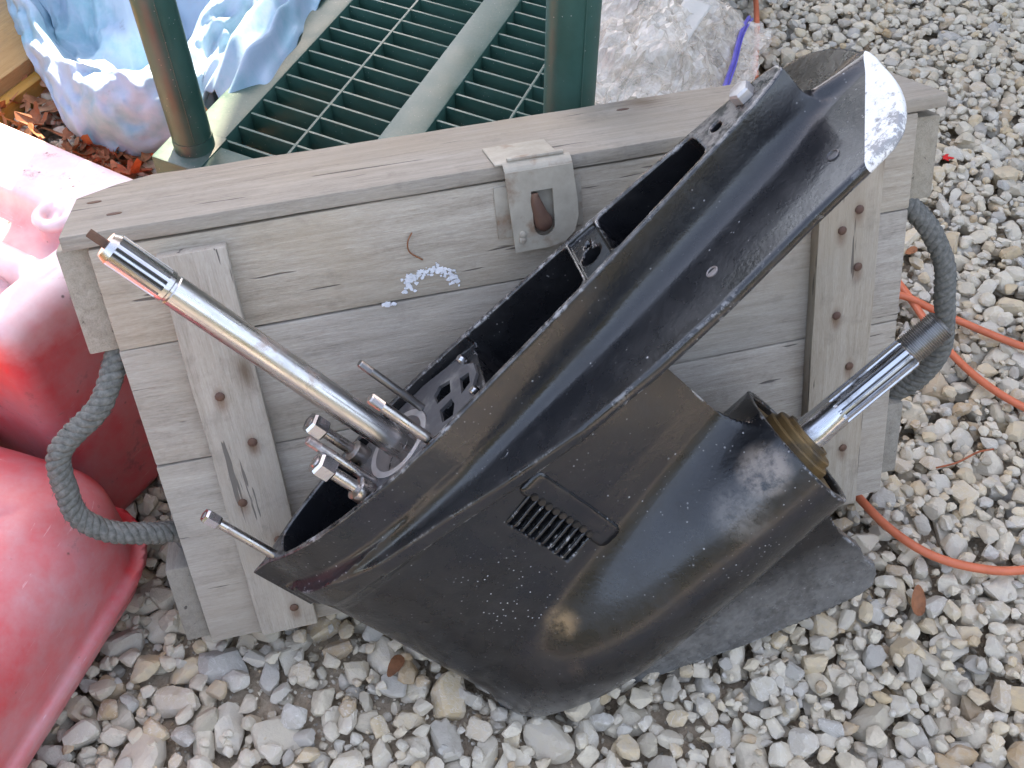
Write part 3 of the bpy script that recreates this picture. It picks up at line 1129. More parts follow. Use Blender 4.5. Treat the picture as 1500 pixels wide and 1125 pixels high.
TWF = smooth_tab(WFX, WFY, 61)
TWP = smooth_tab(WPX, WPY, 17)
GWF = np.sqrt(1 + np.gradient(TWF, _xs) ** 2)
GWP = np.sqrt(1 + np.minimum(np.abs(np.gradient(TWP, _xs)), 6) ** 2)
SKEG = np.array([(-.002, -.262), (.003, -.28), (.016, -.301), (.057, -.331), (.14, -.381), (.206, -.416), (.275, -.446), (.318, -.461), (.334, -.461), (.346, -.45), (.352, -.436), (.349, -.42), (.355, -.404), (.353, -.367), (.360, -.335), (.372, -.30), (.37, -.24), (.0, -.24)])


def poly2(x, z, P):
    d = None
    s = None
    n_ = len(P)
    x, z = np.broadcast_arrays(x, z)
    d = np.full(x.shape, 1e9, np.float32)
    ins = np.zeros(x.shape, bool)
    for i in range(n_):
        a, b = P[i], P[(i + 1) % n_]
        ex, ez = b[0] - a[0], b[1] - a[1]
        wx, wz = x - a[0], z - a[1]
        t = np.clip((wx * ex + wz * ez) / (ex * ex + ez * ez), 0, 1)
        d = np.minimum(d, (wx - ex * t) ** 2 + (wz - ez * t) ** 2)
        c = ((a[1] > z) != (b[1] > z)) & (x < (b[0] - a[0]) * (z - a[1]) / (ez if abs(ez) > 1e-9 else 1e-9) + a[0])
        ins ^= c
    return np.where(ins, -1, 1) * np.sqrt(d)


def c_parts(x, y, z):
    ay = np.abs(y)
    wf = np.interp(x, _xs, TWF); gf = np.interp(x, _xs, GWF)
    wp = np.interp(x, _xs, TWP); gp = np.interp(x, _xs, GWP)
    xte = .362 + .06 * np.clip((z + .05) / .05, 0, 1) ** 2
    xle = -.006
    s = np.clip((x - xle) / (xte - xle), 1e-5, 1)
    prof = 10 * (.2969 * np.sqrt(s) - .126 * s - .3516 * s ** 2 + .2843 * s ** 3 - .1015 * s ** 4) + .10 * np.clip((s - .5) * 2, 0, 1) * (1 - s)
    tm = .0315 + .013 * np.clip((z + .13) / .13, 0, 1)
    T = tm * np.maximum(prof, 0)
    strut = np.maximum(np.maximum(.9 * (ay - T), x - xte), np.maximum(z - .004, -.262 - z))
    strut = np.maximum(strut, xle - x)
    # bullet
    za = -.248 + .04 * (x - .4)
    e = np.clip((.2 - x) / .204, 0, 1)
    rt = .068 * np.sqrt(np.maximum(1 - e ** 2.3, 0)) - .0025 * np.clip((x - .28) / .1, 0, 1)
    tor = np.sqrt(y * y + (z - za) ** 2) - rt
    tor = np.maximum(tor, x - .387)
    tor = np.maximum(tor, -.004 - x)
    sk = np.maximum(poly2(x, z, SKEG), ay - (.0035 + .0085 * np.clip((z + .46) / .18, 0, 1)))
    zc = -.003 - .07 * ay
    th = .0050 + .003 * np.clip((.33 - x) / .2, 0, 1)
    plate = smax((ay - wp) / gp, np.abs(z - zc + .5 * (th - .0052)) - th, .004)
    plate = np.maximum(plate, -.006 - x)
    fl = smax(np.maximum(np.maximum((ay - wf) / gf, -.02 - z), x - .581), z - .046, .0022)
    ridge = np.sqrt(y * y + (z - (.012 - .28 * (x - .575))) ** 2) - .004
    ridge = np.maximum(np.maximum(ridge, x - .628), .55 - x)
    fl = smin(fl, ridge, .010)
    return strut, tor, sk, plate, fl, T, wf, ay


def casting(x, y, z):
    strut, tor, sk, plate, fl, T, wf, ay = c_parts(x, y, z)
    body = smin(smin(strut, tor, .030), sk, .012)
    kf = .013 + .007 * np.clip((x - .25) / .15, 0, 1) * np.clip((.585 - x) / .05, .0, 1)
    h = np.clip(.5 + .5 * (plate - fl) / kf, 0, 1)
    upper = plate + (fl - plate) * h - kf * h * (1 - h)
    d = smin(body, upper, .014)
    wc = np.where(z > -.004, wf - .0062, np.minimum(wf - .0062, T - .009))
    cav = None
    for (a, b, zb) in [(.022, .112, -.05), (.258, .374, -.06), (.406, .503, -.03)]:
        q = smax(smax(ay - wc, np.maximum(a - x, x - b), .008), zb - z, .01)
        cav = q if cav is None else np.minimum(cav, q)
    deck = np.maximum(np.maximum(ay - (wf - .0062), np.maximum(.109 - x, x - .26)), .034 - z)
    cav = np.minimum(cav, deck)
    rs = np.sqrt((x - .163) ** 2 + y * y)
    cav = np.minimum(cav, np.maximum(rs - .0335, .024 - z))
    cav = np.minimum(cav, np.maximum(rs - .026, -.005 - z))
    for (cx, cy, ax_, ay_) in [(.219, -.016, .008, .0115), (.219, .014, .009, .012), (.242, -.002, .0075, .012)]:
        cav = np.minimum(cav, np.maximum(smax(np.abs(x - cx) - ax_, np.abs(y - cy) - ay_, .006), .0 - z))
    cav = np.minimum(cav, np.maximum(np.sqrt((x - .388) ** 2 + (y + .002) ** 2) - .0095, -.02 - z))
    cav = np.minimum(cav, np.maximum(np.sqrt((x - .390) ** 2 + (y - .013) ** 2) - .0035, .02 - z))
    cav = np.minimum(cav, np.maximum(np.sqrt((x - .520) ** 2 + (y - .000) ** 2) - .0046, .02 - z))
    blk = np.maximum(np.maximum(np.abs(x - .390) - .0135, ay - (wf - .0062)), .042 - z)
    cav = np.minimum(cav, blk)
    za = -.248 + .04 * (x - .4)
    cav = np.minimum(cav, np.maximum(np.sqrt(y * y + (z - za) ** 2) - .057, .368 - x))
    zs = z + .0737 + .0035 * (.206 - x) / .03          # water intake slots on the near side
    kk = np.clip(np.round(-zs / .0092), 0, 8)
    slot_ = np.maximum(np.maximum(np.abs(zs + kk * .0092) - .0026, np.maximum(.174 - x, x - .2055)), np.maximum(T - .0075 - ay, y))
    cav = np.minimum(cav, slot_)
    return smax(d, -cav, .0022)


P, Fq, Nn = sdf_mesh(casting, (-.02, -.122, -.48), (.655, .123, .062), .0026)
ctr = P[Fq].mean(1)
st_, to_, sk_, pl_, fl_, _, wf_c, ay_c = c_parts(*ctr.T)
cls = np.argmin(np.stack([np.minimum(st_, fl_), to_, sk_, pl_ + .001]), 0)
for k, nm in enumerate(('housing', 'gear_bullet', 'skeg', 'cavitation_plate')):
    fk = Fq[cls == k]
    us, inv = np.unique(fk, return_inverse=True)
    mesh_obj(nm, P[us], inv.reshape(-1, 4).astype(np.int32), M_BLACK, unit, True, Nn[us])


def surf_y(x, z):
    ys = np.linspace(-.11, 0, 300)
    v = casting(np.full(300, x), ys, np.full(300, z))
    i = np.argmax(v < 0)
    return ys[i]


# driveshaft
def spl(n_, d, h0, h1):
    def f(h, a):
        if h < h0 or h > h1: return 0.0
        return -d * (1 if (a * n_ / (2 * math.pi)) % 1 > .5 else 0)
    return f


def dark_grooves(o, c, rmax, h0, h1, axis):
    o.data.materials.append(M_GRIME)
    for p in o.data.polygons:
        q = p.center
        r_, h_ = (math.hypot(q[0] - c[0], q[1] - c[1]), q[2]) if axis == 'z' else (math.hypot(q[1] - c[0], q[2] - c[1]), q[0])
        if r_ < rmax and h0 < h_ < h1:
            p.material_index = 1


ds = lathe('driveshaft', [(.0105, .0), (.0105, .036), (.0121, .038), (.0121, .2595), (.0111, .2605), (.0111, .2625), (.0124, .2635), (.0124, .2675), (.0123, .268), (.0123, .3085), (.0121, .309), (.0098, .3145)],
           M_STEEL, unit, 84, (.1625, 0, 0), 'z', spl(14, .0028, .2678, .3088), 30)
dark_grooves(ds, (.1625, 0), .0106, .268, .3088, 'z')
box('tang', .1595, .1655, -.0018, .0018, .313, .3285, M_RUST, ds, bevel=.0006)
lathe('bore_ring', [(.0335, .0235), (.0335, .0385), (.0275, .0385), (.0275, .0235)], M_RINGMET, unit, 48, (.163, 0, 0))
lathe('bore_liner', [(.0255, -.004), (.0255, .0228), (.021, .0228), (.021, -.004)], M_BRASSIN, unit, 40, (.163, 0, 0))
# water pump base plate with stepped outline
pb = bmesh.new()
out_ = [(.1195, -.040), (.150, -.0445), (.2, -.0462), (.232, -.0435), (.240, -.036), (.2495, -.032), (.2555, -.0235), (.2485, -.015), (.2555, -.004), (.2555, .012), (.246, .022), (.243, .034), (.231, .0395), (.2, .0455), (.150, .0440), (.1195, .038), (.114, .02), (.119, .006), (.114, -.012)]
holes = [[(.163 + .034 * math.cos(a), .034 * math.sin(a)) for a in np.linspace(0, 2 * math.pi, 28, endpoint=False)],
         [(.2115, -.025), (.2235, -.028), (.2275, -.016), (.2255, -.006), (.2115, -.007)], [(.2105, .004), (.2265, .003), (.2285, .019), (.216, .0245), (.209, .018)],
         [(.2365, -.012), (.2475, -.008), (.2485, .006), (.2385, .009)]]
lay = []
for zz in (.0345, .0375):
    lay.append([[pb.verts.new((x, y, zz)) for x, y in lp] for lp in [out_] + holes])
for L_ in lay:
    es = []
    for lp in L_:
        for i in range(len(lp)):
            es.append(pb.edges.new((lp[i], lp[(i + 1) % len(lp)])))
    bmesh.ops.triangle_fill(pb, use_beauty=True, use_dissolve=False, edges=es)
for a, b in zip(*lay):
    for i in range(len(a)):
        pb.faces.new((a[i], a[(i + 1) % len(a)], b[(i + 1) % len(a)], b[i]))
bm_obj('pump_base_plate', pb, M_GASKET, unit)


def hex_nut(name, x, y, z0, r, h, parent):
    o = lathe(name, [(r * .86, z0), (r, z0 + h * .1), (r, z0 + h * .86), (r * .84, z0 + h), (r * .5, z0 + h), (r * .46, z0 + h * .6)], M_NUT, parent, 6, (x, y, 0), 'z', None, 20)
    return o


def stud(x, y, z0, z1, r, nut=None, mat=None, collar=None):
    pr_ = [(r, z0), (r, z1 - .012)]
    zz = z1 - .012
    while zz < z1 - .001:
        pr_ += [(r * 1.0, zz), (r * .86, zz + .0006)]
        zz += .0012
    pr_.append((r * .75, z1))
    s_ = lathe('stud', pr_, mat or M_STUD, unit, 16, (x, y, 0), 'z', None, 40)
    if nut:
        hex_nut('nut', x, y, nut[0], nut[1], nut[2], s_)
    if collar:
        lathe('collar', [(r * 1.75, collar[0]), (r * 1.9, collar[0] + .001), (r * 1.9, collar[1]), (r * 1.2, collar[1] + .002)], M_STUD, s_, 20, (x, y, 0))
    return s_


stud(.0105, -.004, .03, .117, .0042, nut=(.104, .0068, .0145))
stud(.121, .026, .0, .098, .0052, nut=(.082, .0102, .016), collar=(.036, .050))
stud(.1235, -.031, .0, .096, .0054, nut=(.078, .0104, .0165), collar=(.036, .052))
stud(.130, -.019, .03, .108, .0042)
stud(.2005, -.0415, .036, .106, .0046)
stud(.1945, .0170, .03, .107, .0036, mat=M_DARKST)
lathe('tail_bolt', [(.0092, .044), (.0092, .0525), (.0080, .0545), (.0015, .0550)], M_RINGMET, unit, 6, (.549, .003, 0), 'z', None, 20)
for (bx, by) in [(.112, -.006), (.246, .028), (.250, -.026)]:
    lathe('bolt', [(.0042, .036), (.0042, .0405), (.003, .0425)], M_NUT, unit, 12, (bx, by, 0))
for (sx, sy) in [(.5628, -.0614), (.4482, -.0669), (.235, -.060)]:
    zz = -.003 - .07 * abs(sy) + .0048
    s_ = lathe('screw', [(.0050, zz - .001), (.0050, zz + .0010), (.0042, zz + .0014), (.0036, zz + .0004)], M_GASKET if sx > .5 else M_LIGHTMET if sx > .4 else M_BLACK, unit, 18, (sx, sy, 0))
    s_.scale = (1, 1, 1)

# propeller shaft, carrier
za0 = -.2484
lathe('bearing_carrier', [(.0555, .366), (.0555, .3805), (.050, .3815), (.0365, .382), (.0365, .3890), (.0350, .3905), (.0320, .3908), (.0320, .3960), (.0305, .3975), (.0235, .3980), (.0230, .4015), (.0175, .4020), (.0175, .395)], M_BRONZE, unit, 48, (0, 0, za0), 'x')
ps = lathe('propeller_shaft', [(.0160, .385), (.0160, .412), (.0154, .4135), (.0150, .435), (.0150, .438), (.0150, .512), (.0138, .5135), (.0134, .514)], M_STEELX, unit, 84, (0, 0, za0 + .0008), 'x', spl(14, .0022, .437, .5125), 30)
dark_grooves(ps, (0, za0 + .0008), .0137, .4365, .512, 'x')
prf = [(.0135, .5135)]
xx = .5142
while xx < .548:
    prf += [(.0141, xx), (.0141, xx + .0007), (.0127, xx + .0012), (.0127, xx + .0016)]
    xx += .0020
prf += [(.0140, xx), (.0118, xx + .0025), (.003, xx + .0025)]
lathe('thread', prf, M_DARKST, ps, 32, (0, 0, za0 + .0016), 'x', None, 60)

# water intake grille on the near side
def side_patch(name, x0, x1, z0, z1, lift, r, mat, parent, nx=10, nz=18):
    V_, F_ = [], []
    for lay_ in (0, 1):
        for i in range(nx + 1):
            for j in range(nz + 1):
                x, z = x0 + (x1 - x0) * i / nx, z0 + (z1 - z0) * j / nz
                # round the corners
                dx, dz = max(x0 + r - x, x - x1 + r, 0), max(z0 + r - z, z - z1 + r, 0)
                dd = math.hypot(dx, dz)
                if dd > r:
                    f = r / dd
                    x += (dx - dx * f) * (1 if x < (x0 + x1) / 2 else -1)
                    z += (dz - dz * f) * (1 if z < (z0 + z1) / 2 else -1)
                edge = min(i, nx - i, j, nz - j)
                y = surf_y(x, z)
                V_.append((x, y - (lift if edge > 0 else lift * .55) if lay_ == 0 else y + .003, z))
    m = (nx + 1) * (nz + 1)
    for i in range(nx):
        for j in range(nz):
            a = i * (nz + 1) + j
            F_.append((a, a + 1, a + nz + 2, a + nz + 1))
            F_.append((m + a, m + a + nz + 1, m + a + nz + 2, m + a + 1))
    bd = [(i, 0) for i in range(nx)] + [(nx, j) for j in range(nz)] + [(nx - i, nz) for i in range(nx)] + [(0, nz - j) for j in range(nz)]
    ids = [i * (nz + 1) + j for i, j in bd]
    for k in range(len(ids)):
        a, b = ids[k], ids[(k + 1) % len(ids)]
        F_.append((a, b, m + b, m + a))
    return mesh_obj(name, V_, F_, mat, parent, True)


wi = side_patch('water_intake', .2035, .229, -.170, -.056, .0022, .007, M_BLACK, unit)
for k in range(9):
    z = -.0691 - k * .0092
    x0, x1 = .206, .1725
    pts = [(x, surf_y(x, z - .0035 * (x0 - x) / .03) - .0004, z - .0035 * (x0 - x) / .03) for x in np.linspace(x0, x1, 8)]
    pts[-1] = (pts[-1][0], pts[-1][1] + .003, pts[-1][2])
    tube('slat', pts, .0018, M_BLACK, wi, 8)
    zh = z - .0046
    yh = surf_y(.207, zh)
    lathe('slot', [(.0030, -.001), (.0036, .0006), (.0024, .0008), (.0020, -.0004)], M_DARKHOLE, wi, 12, (0, 0, 0), 'y').location = (.208, yh - .0028, zh)

# unseen foliage blockers round the yard, added to darken reflections of the bright horizon
hg = bmesh.new()
bmesh.ops.create_cube(hg, size=1.0)
for v in hg.verts:
    v.co = Vector((v.co.x * 1.2, v.co.y * 12.0, (v.co.z + .5) * 2.3 - .05))
bmesh.ops.subdivide_edges(hg, edges=hg.edges[:], cuts=24, use_grid_fill=True)
for v in hg.verts:
    v.co += v.co.normalized() * .12 * mnoise.noise(v.co * Vector((3, 3, 3))[0]) + Vector((mnoise.noise(v.co * 7), mnoise.noise(v.co * 7 + Vector((5, 0, 0))), 0)) * .1
blocker_hedge = empty('blocker_hedge', 'unseen dark foliage blocker on the left, added to darken reflections', 'blocker_hedge', Matrix.Translation((-4.2, 4.5, 0)), 'added blockers round the yard')
fo_ = bm_obj('foliage', hg, M_HEDGE, blocker_hedge)
hedge2 = empty('blocker_hedge', 'unseen dark foliage blocker beyond the shelf, added to hide the bright horizon', 'blocker_hedge', Matrix.Translation((-5.8, 11.6, 0)) @ Matrix.Rotation(rad(90), 4, 'Z'), 'added blockers round the yard')
fo2 = fo_.copy()
link(fo2, hedge2)
for (lb_, px_, py_, rz_, sz_) in [('unseen low foliage blocker behind the camera, added to cut horizon reflections', 0.0, -5.0, 90, .9), ('unseen low foliage blocker on the right, added to cut horizon reflections', 6.5, 0.6, 0, .8)]:
    hx = empty('blocker_hedge', lb_, 'blocker_hedge', Matrix.Translation((px_, py_, 0)) @ Matrix.Rotation(rad(rz_), 4, 'Z') @ Matrix.Diagonal((1, 1.1, sz_, 1)), 'added blockers round the yard')
    link(fo_.copy(), hx)
# ------------------------------------------------------------------ green plastic shelf
SA, S1, S2 = np.array([-.449, 1.19]), np.array([math.cos(rad(-26.5)), math.sin(rad(-26.5))]), np.array([math.cos(rad(69.0)), math.sin(rad(69.0))])
shelf = empty('plastic_shelf', 'dusty green plastic shelf with open grating behind the wooden crate', 'shelf', Matrix.Translation((0, 0, 0)))


def sbox(name, a0, a1, b0, b1, z0, z1, parent=None, bev=.0015, mat=None):
    bm = box_bm(a0, a1, b0, b1, z0, z1, bevel=bev)
    for v in bm.verts:
        q = SA + S1 * v.co.x + S2 * v.co.y
        v.co.x, v.co.y = q[0], q[1]
    return bm_obj(name, bm, mat or M_GREEN, parent or shelf, True, 40)


B1 = .98
sbox('rail', -.034, .029, -.032, B1, .062, .104, bev=.006)
sbox('rail', .490, .575, -.032, B1, .062, .104, bev=.006)
sbox('rail', .0295, .4895, -.034, .018, .062, .1035, bev=.004)
sbox('rail', .0295, .4895, B1 - .04, B1, .062, .1035, bev=.004)
sbox('middle_bar', .2335, .2925, .0185, B1 - .0405, .070, .1045, bev=.003)
for a in (.1285, .393):
    sbox('cross_bar', a - .0022, a + .0022, .0185, B1 - .0405, .069, .1012, bev=.0008)
for k in range(26):
    b = .0364 + .0355 * k
    if b > B1 - .045:
        break
    for (a0, a1) in ((.0292, .2333), (.2927, .4898)):
        sbox('slat', a0, a1, b - .0021, b + .0021, .070, .1005, bev=.0008)
for (a, b) in ((.0, .0), (.57, .0), (.0, B1 - .02), (.57, B1 - .02)):
    sbox('corner_block', a - .046, a + .034, b - .046, b + .036, .0, .101 if b > .1 else .1062, bev=.004)
    q = SA + S1 * a + S2 * b
    p = lathe('post', [(.0272, .1255), (.0275, .13), (.0275, .94), (.025, .945)], M_GREEN, shelf, 32, (q[0], q[1], 0))
    lathe('collar', [(.0285, .100), (.0285, .1205), (.0278, .125)], M_GREEN, p, 32, (q[0], q[1], 0))
    lathe('seam', [(.0008, .13), (.0008, .94)], M_GREEN, p, 6, (q[0] + .0105, q[1] - .0258, 0))

# ------------------------------------------------------------------ red jugs


def sdbox(x, y, z, c, h, r):
    qx, qy, qz = np.abs(x - c[0]) - h[0] + r, np.abs(y - c[1]) - h[1] + r, np.abs(z - c[2]) - h[2] + r
    return np.sqrt(np.maximum(qx, 0) ** 2 + np.maximum(qy, 0) ** 2 + np.maximum(qz, 0) ** 2) + np.minimum(np.maximum(qx, np.maximum(qy, qz)), 0) - r


def jug_a(x, y, z):
    d = sdbox(x, y, z, (0, 0, .165), (.18, .12, .165), .022)
    d = d + .003 * np.cos(np.clip(x / .18, -1, 1) * 1.57) * -1 * np.clip((z - .04) / .1, 0, 1) * np.clip((.3 - z) / .1, 0, 1)
    rec = sdbox(x, y, z, (.025, -.052, .345), (.105, .085, .044), .028)
    d = smax(d, -rec, .010)
    bar = np.sqrt((y + .035) ** 2 + (z - .313) ** 2) - .0165
    bar = np.maximum(np.maximum(bar, x - .15), -.12 - x)
    d = smin(d, bar, .007)
    tr = np.sqrt((np.sqrt((x - .092) ** 2 + (y - .030) ** 2) - .016) ** 2 + (z - .326) ** 2) - .0065
    boss = np.maximum(np.sqrt((x - .092) ** 2 + (y - .030) ** 2) - .0165, np.abs(z - .305) - .018)
    d = smin(d, np.minimum(boss, tr), .006)
    # parting line and short moulded ribs
    d = smin(d, np.maximum(np.maximum(np.abs(x - .02) - .0008, -.1218 - y), z - .27), .004)
    for k in range(4):
        g = np.sqrt((z - (.115 + k * .024)) ** 2 + (y + .1215) ** 2) - .004
        d = smax(d, -np.maximum(g, np.abs(x + .055) - .05), .004)
    return d


def rot2(a):
    return np.array([[math.cos(a), -math.sin(a), 0], [math.sin(a), math.cos(a), 0], [0, 0, 1]])


def place_jug(name, label, fn, lo, hi, h, R_, t_, mat, part):
    e = empty(name, label, 'fuel can', mat4(R_, t_), 'red plastic cans beside the crate')
    P_, F_, N_ = sdf_mesh(fn, lo, hi, h, 1)
    mesh_obj(part, P_, F_.astype(np.int32), mat, e, True, N_)
    return e


a1 = rad(-30.0)
E1, E2 = np.array([math.cos(a1), math.sin(a1)]), np.array([-math.sin(a1), math.cos(a1)])
c1 = E1 * -.885 + E2 * .425
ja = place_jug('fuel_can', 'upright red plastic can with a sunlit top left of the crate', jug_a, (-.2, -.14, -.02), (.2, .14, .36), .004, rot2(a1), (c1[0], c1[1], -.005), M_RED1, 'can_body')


def jug_b(x, y, z):
    d = sdbox(x, y, z, (0, 0, .105), (.172, .235, .105), .062)
    d = d - .010 * np.cos(np.clip(y / .235, -1, 1) * 1.4) * np.clip((z - .03) / .08, 0, 1)
    g = np.sqrt((x - .100) ** 2 + (z - .222) ** 2) - .020
    d = smax(d, -np.maximum(g, np.abs(y + .02) - .17), .02)
    seam = np.abs(z - .082) - .005
    d = smin(d, np.maximum(seam, sdbox(x, y, z, (0, 0, .105), (.176, .239, .105), .064) - .0105), .010)
    nk = np.maximum(np.sqrt((x + .06) ** 2 + (z - .13) ** 2) - .034, np.abs(y - .24) - .035)
    d = smin(d, nk, .02)
    hump = np.sqrt(((x - .055) / 1.3) ** 2 + ((y - .13) / 1.1) ** 2 + ((z - .175) * 1.2) ** 2) - .06
    return smin(d, hump, .04)


a2 = rad(-18.0)
E1, E2 = np.array([math.cos(a2), math.sin(a2)]), np.array([-math.sin(a2), math.cos(a2)])
c2 = E1 * -.708 + E2 * .195
jb = place_jug('fuel_can', 'chalky red plastic can lying in front of the upright one', jug_b, (-.21, -.28, -.02), (.21, .29, .27), .005, rot2(a2), (c2[0], c2[1], -.008), M_RED2, 'can_body')

# ------------------------------------------------------------------ pale blue cloth bundle
OUT = [(-.42, 1.80), (-.425, 1.70), (-.455, 1.575), (-.492, 1.44), (-.53, 1.335), (-.60, 1.315), (-.68, 1.37), (-.745, 1.475), (-.80, 1.60), (-.88, 1.73), (-.95, 1.86), (-.85, 2.0), (-.66, 2.04), (-.5, 1.97)]
oc = cr([np.array(p + (0,)) for p in OUT + [OUT[0]]], 24)[:-1, :2]
cc = np.array([-.67, 1.68])
PR = [(1.0, 0.0), (1.025, .028), (1.03, .065), (1.01, .105), (.965, .14), (.91, .158), (.87, .155), (.82, .128), (.75, .075), (.66, .055), (.55, .055), (.42, .09), (.28, .12), (.14, .13)]
_pr = cr([np.array((a_, b_, 0)) for a_, b_ in PR], 4)
PR = [(p_[0], p_[1]) for p_ in _pr]
Vc, Fc = [], []
no = len(oc)
for (s, z) in PR:
    for i, p in enumerate(oc):
        q = cc + (p - cc) * s
        ang = math.atan2(*(p - cc)[::-1])
        nz = mnoise.noise(Vector((q[0] * 7, q[1] * 7, 2)))
        fold = 1 - abs(mnoise.noise(Vector((ang * 1.9, z * 3, 5)))) * 2
        rid = .75 + .45 * mnoise.noise(Vector((ang * 1.5, 0, 9)))
        zz = z * (rid if s > .7 else 1) + (.035 * nz + .02 * mnoise.noise(q.to_3d() * 16 if hasattr(q, 'to_3d') else Vector((q[0] * 16, q[1] * 16, 0)))) * (1 if z > .02 else 0) * min(1, z / .06)
        cr1 = 1 - 2 * abs(mnoise.noise(Vector((q[0] * 9 + z * 6, q[1] * 9 - z * 8, 11))))
        cr2 = 1 - 2 * abs(mnoise.noise(Vector((q[0] * 21, q[1] * 21, z * 25 + 3))))
        cr3 = 1 - 2 * abs(mnoise.noise(Vector((q[0] * 44, q[1] * 44, z * 40 + 8))))
        off = .020 * fold * min(1, z / .05) + (.016 * cr1 + .009 * cr2 + .003 * cr3) * min(1, z / .03)
        zz += (.026 * cr1 + .013 * cr2 + .004 * cr3) * min(1, z / .08)
        zz += max(0.0, q[1] - 1.56) * 1.25 * min(1.0, max(0.0, (1.02 - s) / .3)) + (.10 * max(0.0, min(1.0, (q[1] - 1.62) / .15)) if s < .9 else 0)  # height added at the back, out of view, to shade the hollow
        d = (p - cc) / np.linalg.norm(p - cc)
        q = q + d * off
        Vc.append((q[0], q[1], max(-.012, zz - .012)))
m = len(PR)
for i in range(m - 1):
    for j in range(no):
        Fc.append((i * no + j, i * no + (j + 1) % no, (i + 1) * no + (j + 1) % no, (i + 1) * no + j))
Vc.append((cc[0], cc[1], .30))
for j in range(no):
    Fc.append(((m - 1) * no + j, (m - 1) * no + (j + 1) % no, len(Vc) - 1))
cl = mesh_obj('cloth_bundle', Vc, Fc, M_CLOTH)
tag(cl, 'crumpled pale blue cloth bundle lying left of the green shelf', 'cloth')
# a loose fold of it lies over the shelf rail
Vf, Ff = [], []
nu, nv = 26, 40
for i in range(nu + 1):
    for j in range(nv + 1):
        u_, v_ = i / nu, j / nv
        a = -.125 + .125 * u_ - .022 * v_ + .02 * math.sin(v_ * 7)
        b = .10 + .05 * math.sin(u_ * 3 + .5) + v_ * .5
        q = SA + S1 * (a + .03 * v_) + S2 * b
        zz = .150 - .030 * abs(math.sin(u_ * 8 + v_ * 2.0 + 1.2 * mnoise.noise(Vector((u_ * 4, v_ * 5, 1))))) * (1 - .3 * v_) + .02 * mnoise.noise(Vector((u_ * 6, v_ * 8, 4)))
        if u_ > .8: zz -= (u_ - .8) * .18
        if v_ < .12: zz -= (.12 - v_) * .5
        if u_ < .25: zz -= (.25 - u_) * .25
        Vf.append((q[0], q[1], zz))
for i in range(nu):
    for j in range(nv):
        a = i * (nv + 1) + j
        Ff.append((a, a + nv + 1, a + nv + 2, a + 1))
fo = mesh_obj('fold', Vf, Ff, M_CLOTH, cl)
sm_ = fo.modifiers.new('thick', 'SOLIDIFY'); sm_.thickness = .004
for o_, lv in ((fo, 1),):
    sb = o_.modifiers.new('smooth', 'SUBSURF'); sb.levels = lv; sb.render_levels = lv

# ------------------------------------------------------------------ yellow timber under the cloth
tm = empty('timber_board', 'yellow timber board in the sun under the blue cloth', 'board', Matrix.Translation((-.815, 1.40, 0)) @ Matrix.Rotation(rad(66), 4, 'Z'))
box('plank', -.25, .40, .022, .20, -.02, .052, M_YELLOW, tm, bevel=.003, cuts=6, jit=.001)
box('moulding', -.25, .40, -.004, .0215, -.02, .030, M_YELLOW, tm, bevel=.005, cuts=6, jit=.001)

# ------------------------------------------------------------------ clear zip bag
bagc = [np.array(p) for p in [(.088, 1.255), (.338, 1.305), (.448, 1.60), (.13, 1.66)]]


def bag_pt(u_, v_, top):
    p = (bagc[0] * (1 - u_) + bagc[1] * u_) * (1 - v_) + (bagc[3] * (1 - u_) + bagc[2] * u_) * v_
    e = max(0.0, min(1.0, u_ / .18, (1.0 - u_) / .30, v_ / .2, (1 - v_) / .2))
    b = e * e * (3 - 2 * e)
    n1 = abs(mnoise.noise(Vector((p[0] * 17, p[1] * 17, 1)))) * 2
    n2 = abs(mnoise.noise(Vector((p[0] * 42, p[1] * 42, 3)))) * 2
    n3 = mnoise.noise(Vector((p[0] * 8, p[1] * 8, 6)))
    base_z = .110 - .075 * max(0.0, min(1.0, (u_ - .45) / .4)) ** 1.5
    w1 = abs(mnoise.noise(Vector((p[0] * 34 + p[1] * 9, p[1] * 7 - p[0] * 5, 14)))) * 2
    z = base_z + .006 + (b * (.022 + .016 * n3) + (.008 + b * .014) * (1 - n1) + .006 * (1 - n2) + .010 * b * (1 - w1)) if top else base_z + .003 * n1
    j = .012 * mnoise.noise(Vector((u_ * 5, v_ * 5, 8)))
    return (p[0] + j, p[1] - j, z)


bag = empty('plastic_bag', 'clear crumpled zip bag with a violet seal strip lying on the gravel', 'bag', Matrix.Translation((0, 0, 0)))
rl0 = random.Random(21)
nb_ = 46
for nm, top in (('front_film', True), ('back_film', False)):
    Vb_, Fb_ = [], []
    for i in range(nb_ + 1):
        for j in range(nb_ + 1):
            Vb_.append(bag_pt(i / nb_, j / nb_, top))
    for i in range(nb_):
        for j in range(nb_):
            a = i * (nb_ + 1) + j
            Fb_.append((a, a + nb_ + 1, a + nb_ + 2, a + 1) if top else (a, a + 1, a + nb_ + 2, a + nb_ + 1))
    Vb_ = [(x + rl0.gauss(0, .0018), y + rl0.gauss(0, .0018), z + (rl0.gauss(0, .0028) if top else 0)) for x, y, z in Vb_]
    Fb_ = [t for q in Fb_ for t in ((q[0], q[1], q[2]), (q[0], q[2], q[3]))]
    mesh_obj(nm, Vb_, Fb_, M_BAG, bag, False)
zp = []
for off_ in (0.0, .018):
    P_ = np.array([bag_pt(.86 + off_, v, True) for v in np.linspace(.0, 1, 60)])
    P_ = np.stack([np.convolve(np.pad(P_[:, k], 12, mode='reflect', reflect_type='odd'), np.ones(25) / 25, 'valid') for k in range(3)], 1) + np.array([0, 0, .010])
    zp.append(tube_geo(P_, .0036 if off_ == 0 else .0018, 8))
mesh_obj('zip_strip', *join_geo(zp), M_ZIP, bag, True)
Vl, Fl = [], []
